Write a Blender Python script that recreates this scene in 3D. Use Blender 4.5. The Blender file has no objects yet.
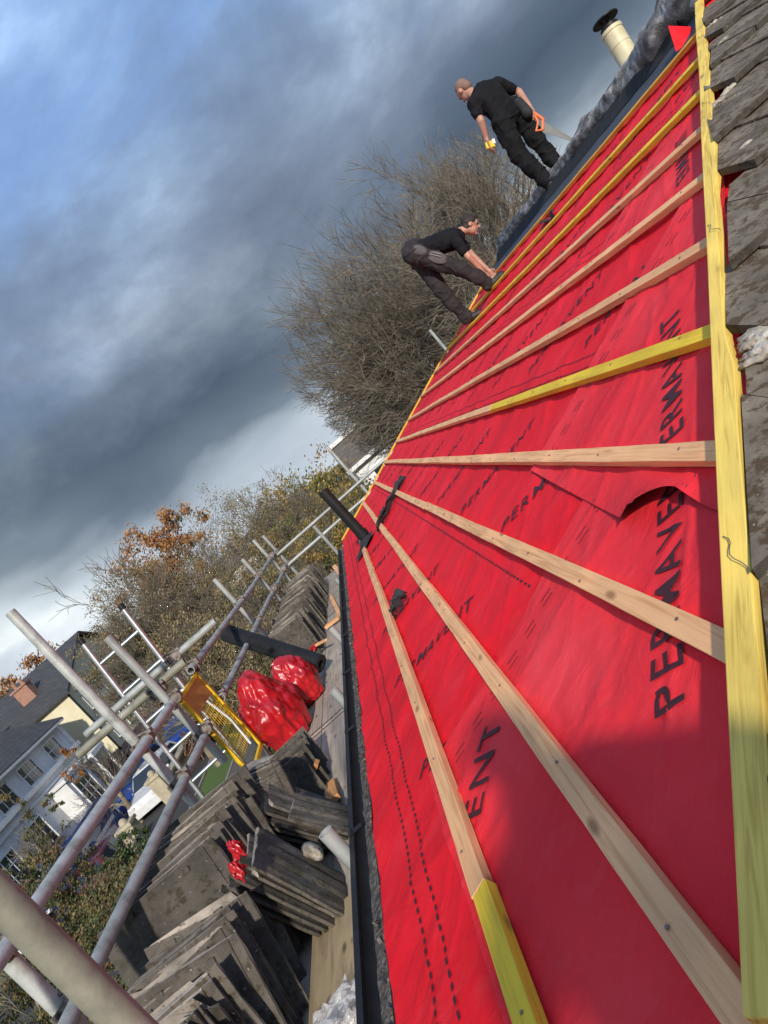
import bpy, bmesh, math, random
from mathutils import Vector, Matrix, noise
random.seed(11)
S = bpy.context.scene
COL = S.collection
R = math.radians
V = Vector

# ------------------------------------------------------------------ camera
FPX = 710.0
rho, pit, yaw = R(41.3), R(5.6), R(0.42)
fwd = V((math.sin(yaw)*math.cos(pit), math.cos(yaw)*math.cos(pit), -math.sin(pit)))
rt0 = V((math.cos(yaw), -math.sin(yaw), 0))
up0 = rt0.cross(fwd)
camd = bpy.data.cameras.new("camera"); cam = bpy.data.objects.new("camera", camd); COL.objects.link(cam)
xc = math.cos(rho)*rt0 - math.sin(rho)*up0
yc = math.sin(rho)*rt0 + math.cos(rho)*up0
cam.matrix_world = Matrix((xc, yc, -fwd)).transposed().to_4x4()
camd.sensor_fit = 'VERTICAL'; camd.sensor_height = 36; camd.lens = FPX/1024*36
camd.clip_start = 0.03; camd.clip_end = 3000
S.camera = cam

def ray(px, py):
    dx, dy = px-384.0, py-512.0
    return fwd*FPX + (dx*math.cos(rho)-dy*math.sin(rho))*rt0 + (-dx*math.sin(rho)-dy*math.cos(rho))*up0
def atd(px, py, d):
    r = ray(px, py); return r*(d/FPX)
def atX(px, py, X):
    r = ray(px, py); return r*(X/r.x)
def atZ(px, py, Z):
    r = ray(px, py); return r*(Z/r.z)
TAN = 0.36; D0 = 0.70
TH = math.atan(TAN)
RV = V((math.cos(TH), 0, math.sin(TH))); NV = V((-math.sin(TH), 0, math.cos(TH)))
def onroof(px, py, lift=0):
    r = ray(px, py); n = V((-TAN, 0, 1))
    return r*((-D0+lift)/r.dot(n))
def roof(X, Y, lift=0):
    return V((X, Y, TAN*X-D0)) + NV*lift
RX = 3.76                      # ridge X
EX = -0.66                     # eaves X
YF = 10.2                      # far verge
_a, _b = onroof(764, 1003, .062), onroof(698.5, 8, .062)
H0 = V((_a.x, _a.y)); _t = (3.76-_a.x)/(_b.x-_a.x); H1 = V((3.76, _a.y+(_b.y-_a.y)*_t))
print('HIP', H0, H1)
def hipY(X): return H0.y + (X-H0.x)*(H1.y-H0.y)/(H1.x-H0.x)
def hipX(Y): return H0.x + (Y-H0.y)*(H1.x-H0.x)/(H1.y-H0.y)
NS = (TAN*(H1.x-H0.x))/(H1.y-H0.y)
def near(X, Y, lift=0):
    n = V((0, -NS, 1)).normalized()
    return V((X, Y, TAN*H0.x-D0 + NS*(Y-H0.y))) + n*lift
EY = H0.y - ((TAN*H0.x-D0) - (TAN*EX-D0))/NS    # near eaves Y
ZB = -1.30                     # scaffold boards
GZ = -6.1                      # ground

# ------------------------------------------------------------------ materials
def newmat(name):
    m = bpy.data.materials.new(name); m.use_nodes = True
    nt = m.node_tree; b = nt.nodes['Principled BSDF']; return m, nt, b
def nd(nt, t, **kw):
    n = nt.nodes.new(t)
    for k, v in kw.items():
        if k.startswith('i_'):
            n.inputs[k[2:].replace('_', ' ')].default_value = v
        else: setattr(n, k, v)
    return n
def ramp(nt, pts):
    r = nt.nodes.new('ShaderNodeValToRGB'); e = r.color_ramp.elements
    e[0].position, e[0].color = pts[0][0], (*pts[0][1], 1)
    e[1].position, e[1].color = pts[-1][0], (*pts[-1][1], 1)
    for p, c in pts[1:-1]:
        x = e.new(p); x.color = (*c, 1)
    return r
def mat(name, c1, c2=None, scale=8, rough=.7, metal=0, stretch=(1, 1, 1), bump=0.0, bscale=None, detail=6,
        c3=None, spec=None, rnd=0.0, dist=0.0, lo=.35, hi=.65, coat=0):
    m, nt, b = newmat(name); L = nt.links.new
    tc = nd(nt, 'ShaderNodeTexCoord'); mp = nd(nt, 'ShaderNodeMapping'); L(tc.outputs['Object'], mp.inputs['Vector'])
    mp.inputs['Scale'].default_value = stretch
    n = nd(nt, 'ShaderNodeTexNoise'); n.inputs['Scale'].default_value = scale; n.inputs['Detail'].default_value = detail
    n.inputs['Roughness'].default_value = .6; n.inputs['Distortion'].default_value = dist
    L(mp.outputs[0], n.inputs['Vector'])
    c2 = c2 or tuple(x*.75 for x in c1)
    pts = [(lo, c2), (hi, c1)] if c3 is None else [(lo, c2), ((lo+hi)/2, c1), (hi, c3)]
    r = ramp(nt, pts); L(n.outputs['Fac'], r.inputs['Fac']); out = r.outputs['Color']
    if rnd:
        oi = nd(nt, 'ShaderNodeObjectInfo'); hs = nd(nt, 'ShaderNodeHueSaturation')
        mr = nd(nt, 'ShaderNodeMapRange'); mr.inputs['To Min'].default_value = 1-rnd; mr.inputs['To Max'].default_value = 1+rnd
        L(oi.outputs['Random'], mr.inputs['Value']); L(mr.outputs[0], hs.inputs['Value']); L(out, hs.inputs['Color']); out = hs.outputs['Color']
    L(out, b.inputs['Base Color'])
    b.inputs['Roughness'].default_value = rough; b.inputs['Metallic'].default_value = metal
    if spec is not None: b.inputs['Specular IOR Level'].default_value = spec
    if coat: b.inputs['Coat Weight'].default_value = coat
    if bump:
        n2 = nd(nt, 'ShaderNodeTexNoise'); n2.inputs['Scale'].default_value = bscale or scale*4; n2.inputs['Detail'].default_value = 5
        L(mp.outputs[0], n2.inputs['Vector'])
        bp = nd(nt, 'ShaderNodeBump'); bp.inputs['Strength'].default_value = 1; bp.inputs['Distance'].default_value = bump
        L(n2.outputs['Fac'], bp.inputs['Height']); L(bp.outputs[0], b.inputs['Normal'])
    return m

def mat_wood(name, a, bcol, knot, rnd=.08, stretch=(30, 1.2, 30)):
    m, nt, b = newmat(name); L = nt.links.new
    tc = nd(nt, 'ShaderNodeTexCoord'); mp = nd(nt, 'ShaderNodeMapping'); L(tc.outputs['Object'], mp.inputs['Vector'])
    oi = nd(nt, 'ShaderNodeObjectInfo'); va = nd(nt, 'ShaderNodeVectorMath', operation='SCALE')
    co = nd(nt, 'ShaderNodeCombineXYZ'); L(oi.outputs['Random'], co.inputs[0]); L(oi.outputs['Random'], co.inputs[1]); L(oi.outputs['Random'], co.inputs[2])
    L(co.outputs[0], va.inputs[0]); va.inputs['Scale'].default_value = 37
    L(va.outputs[0], mp.inputs['Location']); mp.inputs['Scale'].default_value = stretch
    n = nd(nt, 'ShaderNodeTexNoise'); n.inputs['Scale'].default_value = 2.2; n.inputs['Detail'].default_value = 8; n.inputs['Distortion'].default_value = 1.5
    L(mp.outputs[0], n.inputs['Vector'])
    r = ramp(nt, [(.3, bcol), (.5, a), (.7, tuple(min(1, x*1.12) for x in a))]); L(n.outputs['Fac'], r.inputs['Fac'])
    # blotches
    n3 = nd(nt, 'ShaderNodeTexNoise'); n3.inputs['Scale'].default_value = 3.0; n3.inputs['Detail'].default_value = 3; L(tc.outputs['Object'], n3.inputs['Vector'])
    r3 = ramp(nt, [(.35, (.80, .80, .80)), (.65, (1.08, 1.04, 1.0))]); L(n3.outputs['Fac'], r3.inputs['Fac'])
    mx = nd(nt, 'ShaderNodeMixRGB', blend_type='MULTIPLY'); mx.inputs[0].default_value = 1; L(r.outputs[0], mx.inputs[1]); L(r3.outputs[0], mx.inputs[2])
    # knots
    mp2 = nd(nt, 'ShaderNodeMapping'); mp2.inputs['Scale'].default_value = (14, 5, 14); L(tc.outputs['Object'], mp2.inputs['Vector']); L(va.outputs[0], mp2.inputs['Location'])
    vo = nd(nt, 'ShaderNodeTexVoronoi'); vo.inputs['Scale'].default_value = 1; L(mp2.outputs[0], vo.inputs['Vector'])
    rk = ramp(nt, [(.07, (1, 1, 1)), (.17, (0, 0, 0))]); L(vo.outputs['Distance'], rk.inputs['Fac'])
    mk = nd(nt, 'ShaderNodeMixRGB'); L(rk.outputs[0], mk.inputs[0]); L(mx.outputs[0], mk.inputs[1]); mk.inputs[2].default_value = (*knot, 1)
    hs = nd(nt, 'ShaderNodeHueSaturation'); mr = nd(nt, 'ShaderNodeMapRange'); mr.inputs['To Min'].default_value = 1-rnd; mr.inputs['To Max'].default_value = 1+rnd
    L(oi.outputs['Random'], mr.inputs['Value']); L(mr.outputs[0], hs.inputs['Value']); L(mk.outputs[0], hs.inputs['Color'])
    L(hs.outputs[0], b.inputs['Base Color']); b.inputs['Roughness'].default_value = .75
    bp = nd(nt, 'ShaderNodeBump'); bp.inputs['Distance'].default_value = .0012; L(n.outputs['Fac'], bp.inputs['Height']); L(bp.outputs[0], b.inputs['Normal'])
    return m

def mat_membrane(name, base, dark):
    m, nt, b = newmat(name); L = nt.links.new
    tc = nd(nt, 'ShaderNodeTexCoord')
    n1 = nd(nt, 'ShaderNodeTexNoise'); n1.inputs['Scale'].default_value = 2.3; n1.inputs['Detail'].default_value = 6; L(tc.outputs['Object'], n1.inputs['Vector'])
    r1 = ramp(nt, [(.3, dark), (.55, base), (.75, (min(1, base[0]*1.1), base[1]*1.9, base[2]*1.7))]); L(n1.outputs['Fac'], r1.inputs['Fac'])
    # faint scuffs of dust
    mp = nd(nt, 'ShaderNodeMapping'); mp.inputs['Scale'].default_value = (5, 9, 5); mp.inputs['Rotation'].default_value = (0, 0, .7); L(tc.outputs['Object'], mp.inputs['Vector'])
    n2 = nd(nt, 'ShaderNodeTexNoise'); n2.inputs['Scale'].default_value = 1.5; n2.inputs['Detail'].default_value = 8; n2.inputs['Roughness'].default_value = .75; L(mp.outputs[0], n2.inputs['Vector'])
    r2 = ramp(nt, [(.52, (0, 0, 0)), (.80, (.13, .13, .13))]); L(n2.outputs['Fac'], r2.inputs['Fac'])
    mx = nd(nt, 'ShaderNodeMixRGB'); L(r2.outputs[0], mx.inputs[0]); L(r1.outputs[0], mx.inputs[1]); mx.inputs[2].default_value = (.72, .22, .22, 1)
    L(mx.outputs[0], b.inputs['Base Color'])
    b.inputs['Roughness'].default_value = .60; b.inputs['Specular IOR Level'].default_value = .16
    
    n3 = nd(nt, 'ShaderNodeTexNoise'); n3.inputs['Scale'].default_value = 9; n3.inputs['Detail'].default_value = 8; n3.inputs['Distortion'].default_value = .6; L(tc.outputs['Object'], n3.inputs['Vector'])
    n4 = nd(nt, 'ShaderNodeTexNoise'); n4.inputs['Scale'].default_value = 420; n4.inputs['Detail'].default_value = 2; L(tc.outputs['Object'], n4.inputs['Vector'])
    b1 = nd(nt, 'ShaderNodeBump'); b1.inputs['Distance'].default_value = .009; L(n3.outputs['Fac'], b1.inputs['Height'])
    b2 = nd(nt, 'ShaderNodeBump'); b2.inputs['Distance'].default_value = .0009; L(n4.outputs['Fac'], b2.inputs['Height']); L(b1.outputs[0], b2.inputs['Normal'])
    L(b2.outputs[0], b.inputs['Normal'])
    return m

def mat_tile(name, a, bcol, moss, mossamt=.5, rnd=.25, white=True):
    m, nt, b = newmat(name); L = nt.links.new
    tc = nd(nt, 'ShaderNodeTexCoord'); oi = nd(nt, 'ShaderNodeObjectInfo')
    sc = nd(nt, 'ShaderNodeVectorMath', operation='MULTIPLY_ADD'); L(oi.outputs['Random'], sc.inputs[0]); sc.inputs[1].default_value = (31, 17, 23); L(tc.outputs['Object'], sc.inputs[2])
    n1 = nd(nt, 'ShaderNodeTexNoise'); n1.inputs['Scale'].default_value = 7; n1.inputs['Detail'].default_value = 8; n1.inputs['Roughness'].default_value = .7; L(sc.outputs[0], n1.inputs['Vector'])
    r1 = ramp(nt, [(.35, bcol), (.62, a), (.8, tuple(x*1.5 for x in a))]); L(n1.outputs['Fac'], r1.inputs['Fac'])
    n2 = nd(nt, 'ShaderNodeTexNoise'); n2.inputs['Scale'].default_value = 26; n2.inputs['Detail'].default_value = 6; n2.inputs['Roughness'].default_value = .7; L(sc.outputs[0], n2.inputs['Vector'])
    r2 = ramp(nt, [(mossamt, (0, 0, 0)), (mossamt+.08, (1, 1, 1))]); L(n2.outputs['Fac'], r2.inputs['Fac'])
    mx = nd(nt, 'ShaderNodeMixRGB'); L(r2.outputs[0], mx.inputs[0]); L(r1.outputs[0], mx.inputs[1]); mx.inputs[2].default_value = (*moss, 1)
    out = mx.outputs[0]
    if white:
        n3 = nd(nt, 'ShaderNodeTexNoise'); n3.inputs['Scale'].default_value = 60; n3.inputs['Detail'].default_value = 2; L(sc.outputs[0], n3.inputs['Vector'])
        r3 = ramp(nt, [(.70, (0, 0, 0)), (.74, (.8, .8, .8))]); L(n3.outputs['Fac'], r3.inputs['Fac'])
        m3 = nd(nt, 'ShaderNodeMixRGB'); L(r3.outputs[0], m3.inputs[0]); L(out, m3.inputs[1]); m3.inputs[2].default_value = (.35, .34, .30, 1); out = m3.outputs[0]
    hs = nd(nt, 'ShaderNodeHueSaturation'); mr = nd(nt, 'ShaderNodeMapRange'); mr.inputs['To Min'].default_value = 1-rnd; mr.inputs['To Max'].default_value = 1+rnd
    L(oi.outputs['Random'], mr.inputs['Value']); L(mr.outputs[0], hs.inputs['Value']); L(out, hs.inputs['Color'])
    L(hs.outputs[0], b.inputs['Base Color']); b.inputs['Roughness'].default_value = .9
    bp = nd(nt, 'ShaderNodeBump'); bp.inputs['Distance'].default_value = .004; L(n2.outputs['Fac'], bp.inputs['Height']); L(bp.outputs[0], b.inputs['Normal'])
    return m

def mat_brick(name, c1, c2, mortar, scale=1.0, w=.225, h=.075):
    m, nt, b = newmat(name); L = nt.links.new
    ge = nd(nt, 'ShaderNodeNewGeometry'); se = nd(nt, 'ShaderNodeSeparateXYZ'); L(ge.outputs['Position'], se.inputs[0])
    ad = nd(nt, 'ShaderNodeMath', operation='ADD'); L(se.outputs['X'], ad.inputs[0]); L(se.outputs['Y'], ad.inputs[1])
    co = nd(nt, 'ShaderNodeCombineXYZ'); L(ad.outputs[0], co.inputs[0]); L(se.outputs['Z'], co.inputs[1])
    br = nd(nt, 'ShaderNodeTexBrick'); L(co.outputs[0], br.inputs['Vector']); br.inputs['Scale'].default_value = scale
    br.inputs['Brick Width'].default_value = w; br.inputs['Row Height'].default_value = h; br.inputs['Mortar Size'].default_value = .008
    br.inputs['Color1'].default_value = (*c1, 1); br.inputs['Color2'].default_value = (*c2, 1); br.inputs['Mortar'].default_value = (*mortar, 1)
    L(br.outputs[0], b.inputs['Base Color']); b.inputs['Roughness'].default_value = .9
    return m
def plain(name, c, rough=.5, metal=0, **kw): return mat(name, c, tuple(x*.85 for x in c), scale=5, rough=rough, metal=metal, **kw)

M = {}
M['red'] = mat_membrane('red_membrane', (.84, .011, .022), (.70, .007, .016))
M['red2'] = mat_membrane('red_membrane_overlap', (.86, .034, .045), (.76, .020, .032))
M['under'] = plain('membrane_underside', (.035, .035, .04), .8)
M['print'] = mat('black_print', (.035, .004, .008), (.07, .006, .012), scale=60, rough=.6)
M['pine'] = mat_wood('pine', (.92, .50, .235), (.72, .33, .13), (.42, .19, .08))
M['yel'] = mat_wood('yellow_treated_timber', (.90, .62, .035), (.74, .46, .03), (.40, .22, .04))
M['yel2'] = mat_wood('yellow_hip_timber', (.86, .62, .13), (.60, .38, .06), (.34, .20, .06), stretch=(34, 1.6, 34))
M['orange'] = mat_wood('amber_treated_timber', (.76, .40, .04), (.60, .28, .03), (.4, .2, .05))
M['board'] = mat_wood('weathered_board', (.42, .355, .28), (.27, .22, .17), (.07, .05, .04), rnd=.14, stretch=(26, .8, 26))
M['ply'] = mat_wood('plywood', (.38, .29, .17), (.27, .20, .115), (.12, .08, .05), rnd=.05, stretch=(12, 1.2, 12))
M['offcut'] = mat_wood('offcut', (.62, .30, .11), (.45, .18, .06), (.2, .08, .03), rnd=.2)
M['galv'] = mat('galvanised_tube', (.43, .45, .43), (.25, .26, .25), scale=14, rough=.45, metal=.2, bump=.0008, bscale=60, rnd=.15, stretch=(1, 1, .35), lo=.3, hi=.7)
M['galvd'] = mat('weathered_tube', (.40, .42, .395), (.225, .225, .205), scale=11, rough=.5, metal=.15, bump=.001, bscale=70, rnd=.15, c3=(.52, .52, .52), lo=.3, hi=.72)
M['galvn'] = mat('old_spattered_tube', (.25, .24, .185), (.12, .11, .085), scale=9, rough=.6, metal=.1, bump=.0012, bscale=60, c3=(.38, .36, .30), lo=.25, hi=.8)
M['coup'] = mat('steel_coupler', (.30, .28, .26), (.12, .08, .06), scale=40, rough=.55, metal=.5)
M['blk'] = mat('black_plastic', (.010, .010, .011), (.018, .018, .019), scale=12, rough=.5, bump=.001, spec=.25)
M['felt'] = mat('black_felt', (.018, .019, .022), (.03, .032, .036), scale=20, rough=.85, bump=.003, bscale=40)
M['ridgef'] = mat('slate_grey_sheet', (.055, .065, .085), (.035, .042, .055), scale=4, rough=.7, bump=.004, bscale=12)
M['roll'] = mat('silvery_dirty_sheet', (.20, .19, .18), (.035, .033, .031), scale=7, rough=.75, bump=.02, bscale=14, c3=(.62, .61, .60), lo=.32, hi=.68, detail=10)
M['mortar'] = mat('mortar', (.40, .335, .26), (.17, .155, .14), scale=16, rough=.95, bump=.014, bscale=40, c3=(.60, .56, .50), rnd=.15)
M['tile'] = mat_tile('concrete_tile', (.128, .110, .090), (.052, .044, .036), (.05, .04, .022), .53, rnd=.35)
M['tileroof'] = mat_tile('roof_tile_mossy', (.225, .185, .135), (.095, .075, .055), (.08, .05, .024), .49, rnd=.1)
M['tileside'] = mat_tile('tile_edge', (.38, .325, .265), (.17, .145, .12), (.08, .065, .04), .56, rnd=.3)
M['grit'] = mat('gutter_grit', (.085, .072, .06), (.03, .026, .022), scale=45, rough=.95, bump=.006, bscale=90, c3=(.20, .18, .15))
M['cream'] = mat('cream_paint', (.70, .62, .40), (.56, .48, .30), scale=7, rough=.5)
M['redbag'] = mat('red_polythene', (.52, .010, .016), (.32, .005, .010), scale=7, rough=.30, bump=.008, bscale=16, spec=.6, dist=.8)
M['gate'] = mat('yellow_gate_paint', (.85, .55, .02), (.70, .42, .015), scale=8, rough=.45)
M['gatep'] = mat('orange_gate_panel', (.62, .31, .07), (.48, .22, .05), scale=5, rough=.6)
M['alu'] = mat('aluminium', (.62, .63, .64), (.45, .46, .47), scale=10, rough=.35, metal=.9)
M['skin'] = mat('skin', (.52, .27, .19), (.42, .20, .14), scale=12, rough=.55, bump=.001)
M['hair'] = mat('dark_hair', (.018, .012, .009), (.03, .02, .014), scale=70, rough=.6, bump=.003)
M['hairc'] = mat('cropped_hair', (.26, .155, .115), (.17, .105, .08), scale=90, rough=.8)
M['shirt'] = mat('black_tshirt', (.009, .009, .011), (.016, .016, .019), scale=6, rough=.9, bump=.014, bscale=8)
M['trs1'] = mat('black_work_trousers', (.009, .009, .010), (.016, .016, .018), scale=6, rough=.85, bump=.014, bscale=9, c3=(.035, .033, .031), lo=.3, hi=.9)
M['trs2'] = mat('grey_work_trousers', (.045, .040, .042), (.028, .025, .027), scale=6, rough=.85, bump=.014, bscale=9)
for k_ in ('shirt', 'trs1', 'trs2'): M[k_].node_tree.nodes['Principled BSDF'].inputs['Specular IOR Level'].default_value = .12
M['pocket'] = mat('grey_pocket_cloth', (.10, .092, .092), (.07, .064, .064), scale=10, rough=.85, bump=.003)
M['boot'] = mat('black_boot', (.012, .011, .011), (.03, .027, .025), scale=14, rough=.6)
M['orangep'] = plain('orange_plastic', (.85, .17, .02), .4)
M['yelp'] = plain('yellow_plastic', (.85, .62, .03), .4)
M['steel'] = plain('saw_steel', (.17, .17, .155), .6, 0)
M['white'] = mat('white_render', (.80, .80, .79), (.62, .62, .61), scale=1.2, rough=.8)
M['whitep'] = plain('white_paint', (.8, .8, .79), .45)
M['creamr'] = mat('cream_render', (.74, .68, .48), (.66, .59, .40), scale=1.3, rough=.85)
M['slate'] = mat_brick('slate_roof', (.050, .051, .054), (.070, .069, .070), (.025, .025, .027), 1, .3, .2)
M['brownroof'] = mat_brick('brown_roof', (.16, .13, .10), (.12, .10, .085), (.06, .05, .04), 1, .35, .25)
M['brick'] = mat_brick('red_brick', (.30, .11, .06), (.38, .16, .09), (.38, .34, .30))
M['brickp'] = mat_brick('brown_brick', (.22, .12, .08), (.28, .16, .11), (.35, .32, .28))
M['glass'] = mat('window_glass', (.03, .04, .055), (.02, .025, .03), scale=1, rough=.06, spec=.9)
M['bark'] = mat('bark', (.22, .18, .12), (.12, .10, .07), scale=5, rough=.95, c3=(.31, .27, .18), stretch=(1, 1, .3))
M['twig'] = mat('twigs', (.21, .175, .135), (.13, .105, .08), scale=2, rough=.95, c3=(.29, .245, .18))
M['twigg'] = mat('pale_twigs', (.27, .23, .17), (.17, .14, .10), scale=2, rough=.95)
def leafm(name, c, v=.25):
    m = mat(name, c, tuple(x*(1-v) for x in c), scale=3, rough=.65, c3=tuple(x*(1+v) for x in c), lo=.3, hi=.7)
    b = m.node_tree.nodes['Principled BSDF']
    b.inputs['Subsurface Weight'].default_value = 0
    return m
M['lf_rust'] = [leafm('rust_leaf', (.33, .13, .035)), leafm('amber_leaf', (.42, .20, .05)), leafm('brown_leaf', (.20, .10, .045))]
M['lf_brown'] = [leafm('tan_leaf', (.21, .155, .075)), leafm('olive_leaf', (.14, .13, .052)), leafm('fawn_leaf', (.28, .205, .11))]
M['lf_gold'] = [leafm('gold_leaf', (.34, .23, .05)), leafm('green_leaf', (.10, .13, .03)), leafm('ochre_leaf', (.25, .16, .05))]
M['lf_bush'] = [leafm('bush_leaf', (.10, .105, .03)), leafm('bush_gold', (.20, .155, .055)), leafm('bush_dark', (.04, .055, .018)), leafm('bush_olive', (.085, .085, .028)), leafm('bush_red', (.16, .09, .045))]
M['lf_green'] = [leafm('hedge_leaf', (.05, .09, .02)), leafm('hedge_dark', (.03, .055, .015))]
M['lf_redh'] = [leafm('red_hedge_leaf', (.16, .055, .03)), leafm('red_hedge_dark', (.09, .04, .022))]
M['grass'] = mat('lawn', (.085, .15, .03), (.05, .09, .02), scale=30, rough=.95, c3=(.13, .17, .05))
M['asph'] = mat('asphalt', (.055, .053, .052), (.04, .04, .04), scale=20, rough=.9)
M['pave'] = mat_brick('paving', (.22, .19, .17), (.26, .23, .20), (.12, .11, .10), 1, .6, .6)
M['earth'] = mat('ground_soil', (.085, .09, .045), (.06, .05, .032), scale=.4, rough=1, c3=(.12, .13, .06))
M['kerb'] = mat('kerb_stone', (.33, .31, .28), (.24, .22, .20), scale=8, rough=.9)
M['stone'] = mat('cream_stone', (.50, .44, .31), (.36, .31, .22), scale=5, rough=.9)
M['bluep'] = plain('blue_car_paint', (.01, .045, .26), .2, 0, coat=.6)
M['bluev'] = plain('dark_blue_van_paint', (.012, .025, .13), .22, 0, coat=.6)
M['maroon'] = plain('maroon_car_paint', (.13, .008, .02), .22, 0, coat=.6)
M['whitec'] = plain('white_car_paint', (.78, .79, .80), .2, 0, coat=.6)
M['tyre'] = plain('tyre', (.02, .02, .02), .9)
M['lamp'] = plain('lamp_lens', (.7, .7, .68), .1)
M['marking'] = plain('road_paint', (.7, .7, .68), .8)
m_, nt_, b_ = newmat('clear_polythene'); M['clear'] = m_
b_.inputs['Base Color'].default_value = (.9, .9, .92, 1); b_.inputs['Roughness'].default_value = .22; b_.inputs['Alpha'].default_value = .42
b_.inputs['Specular IOR Level'].default_value = .9
n_ = nd(nt_, 'ShaderNodeTexNoise'); n_.inputs['Scale'].default_value = 9
bp_ = nd(nt_, 'ShaderNodeBump'); bp_.inputs['Distance'].default_value = .02; nt_.links.new(n_.outputs['Fac'], bp_.inputs['Height']); nt_.links.new(bp_.outputs[0], b_.inputs['Normal'])

# ------------------------------------------------------------------ object helpers
ORG = {}
def tag(o, label=None, cat=None, group=None, kind=None):
    if cat and not kind: kind = 'thing'
    if label: o['label'] = label
    if cat: o['category'] = cat
    if group: o['group'] = group
    if kind: o['kind'] = kind
    return o
def empty(name, loc, label, cat, group=None):
    o = bpy.data.objects.new(name, None); COL.objects.link(o); o.location = loc; o.empty_display_size = .1
    ORG[o] = V(loc); return tag(o, label, cat, group)
class MB:
    def __init__(s): s.v = []; s.f = []; s.m = []; s.sm = []; s.cm = 0
    def add(s, vs, fs, smooth=False):
        k = len(s.v); s.v += [V(v) for v in vs]; s.f += [tuple(i+k for i in f) for f in fs]; s.m += [s.cm]*len(fs); s.sm += [smooth]*len(fs)
    def box(s, c, size, rot=None, jit=0):
        x, y, z = [a/2 for a in size]; c = V(c)
        vs = [V((a*x, b*y, d*z)) for a in (-1, 1) for b in (-1, 1) for d in (-1, 1)]
        if jit: vs = [v+V((random.uniform(-jit, jit) for _ in range(3))) for v in vs]
        if rot is not None: vs = [rot @ v for v in vs]
        s.add([c+v for v in vs], [(0, 1, 3, 2), (4, 6, 7, 5), (0, 4, 5, 1), (2, 3, 7, 6), (0, 2, 6, 4), (1, 5, 7, 3)])
    def b2(s, a, b): s.box([(a[i]+b[i])/2 for i in range(3)], [abs(b[i]-a[i]) for i in range(3)])
    def tube(s, p0, p1, r0, r1=None, n=12, cap=True, smooth=True, hollow=0):
        r1 = r0 if r1 is None else r1
        p0, p1 = V(p0), V(p1); d = (p1-p0).normalized(); a = d.orthogonal().normalized(); b = d.cross(a)
        cs = [(math.cos(2*math.pi*i/n), math.sin(2*math.pi*i/n)) for i in range(n)]
        vs = [p0+(a*c+b*t)*r0 for c, t in cs]+[p1+(a*c+b*t)*r1 for c, t in cs]
        s.add(vs, [(i, (i+1) % n, n+(i+1) % n, n+i) for i in range(n)], smooth)
        if hollow:
            q0, q1 = p0, p1; k = hollow
            for P, e, rr in ((p0, d, r0), (p1, -d, r1)):
                vs = [P+(a*c+b*t)*rr for c, t in cs]+[P+(a*c+b*t)*rr*k for c, t in cs]+[P+e*.12+(a*c+b*t)*rr*k for c, t in cs]
                fs = [(i, (i+1) % n, n+(i+1) % n, n+i) for i in range(n)]+[(n+i, n+(i+1) % n, 2*n+(i+1) % n, 2*n+i) for i in range(n)]+[tuple(range(2*n, 3*n))]
                s.add(vs, fs)
        elif cap:
            s.add(vs[:n], [tuple(range(n))[::-1]]); s.add(vs[n:], [tuple(range(n))])
    def path(s, pts, rs, n=10, cap=True):
        pts = [V(p) for p in pts]
        if not isinstance(rs, (list, tuple)): rs = [rs]*len(pts)
        a = (pts[1]-pts[0]).orthogonal().normalized(); vs = []; m = len(pts)
        for i, p in enumerate(pts):
            d = (pts[min(i+1, m-1)]-pts[max(i-1, 0)]).normalized(); a = (a-d*a.dot(d)).normalized(); b = d.cross(a)
            vs += [p+(a*math.cos(2*math.pi*j/n)+b*math.sin(2*math.pi*j/n))*rs[i] for j in range(n)]
        fs = [(i*n+j, i*n+(j+1) % n, (i+1)*n+(j+1) % n, (i+1)*n+j) for i in range(m-1) for j in range(n)]
        s.add(vs, fs, True)
        if cap: s.add(vs[:n], [tuple(range(n))[::-1]]); s.add(vs[-n:], [tuple(range(n))])
    def sphere(s, c, r, rot=None, nu=14, nv=10, fn=None):
        c = V(c); r = (r, r, r) if not isinstance(r, (tuple, list)) else r; vs = []
        for i in range(1, nv):
            t = math.pi*i/nv
            for j in range(nu):
                p = 2*math.pi*j/nu; vs.append(V((r[0]*math.sin(t)*math.cos(p), r[1]*math.sin(t)*math.sin(p), r[2]*math.cos(t))))
        vs += [V((0, 0, r[2])), V((0, 0, -r[2]))]
        if rot is not None: vs = [rot @ v for v in vs]
        vs = [c+v for v in vs]
        if fn: vs = [fn(v) for v in vs]
        T, B = len(vs)-2, len(vs)-1
        fs = [(i*nu+j, i*nu+(j+1) % nu, (i+1)*nu+(j+1) % nu, (i+1)*nu+j) for i in range(nv-2) for j in range(nu)]
        fs = [f[::-1] for f in fs]
        fs += [(T, (j), (j+1) % nu) for j in range(nu)]+[(B, (nv-2)*nu+(j+1) % nu, (nv-2)*nu+j) for j in range(nu)]
        s.add(vs, fs, True)
    def grid(s, fn, nu, nv, smooth=True, flip=False):
        vs = [fn(i/(nu-1), j/(nv-1)) for i in range(nu) for j in range(nv)]
        fs = [(i*nv+j, (i+1)*nv+j, (i+1)*nv+j+1, i*nv+j+1) for i in range(nu-1) for j in range(nv-1)]
        if flip: fs = [f[::-1] for f in fs]
        s.add(vs, fs, smooth)
    def prism(s, poly, y0, y1, axis='Y'):      # poly of (a,b) extruded
        n = len(poly)
        if axis == 'Y': vs = [V((a, y0, b)) for a, b in poly]+[V((a, y1, b)) for a, b in poly]
        elif axis == 'X': vs = [V((y0, a, b)) for a, b in poly]+[V((y1, a, b)) for a, b in poly]
        else: vs = [V((a, b, y0)) for a, b in poly]+[V((a, b, y1)) for a, b in poly]
        s.add(vs, [tuple(range(n)), tuple(range(2*n-1, n-1, -1))]+[(i, n+i, n+(i+1) % n, (i+1) % n) for i in range(n)])
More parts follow.
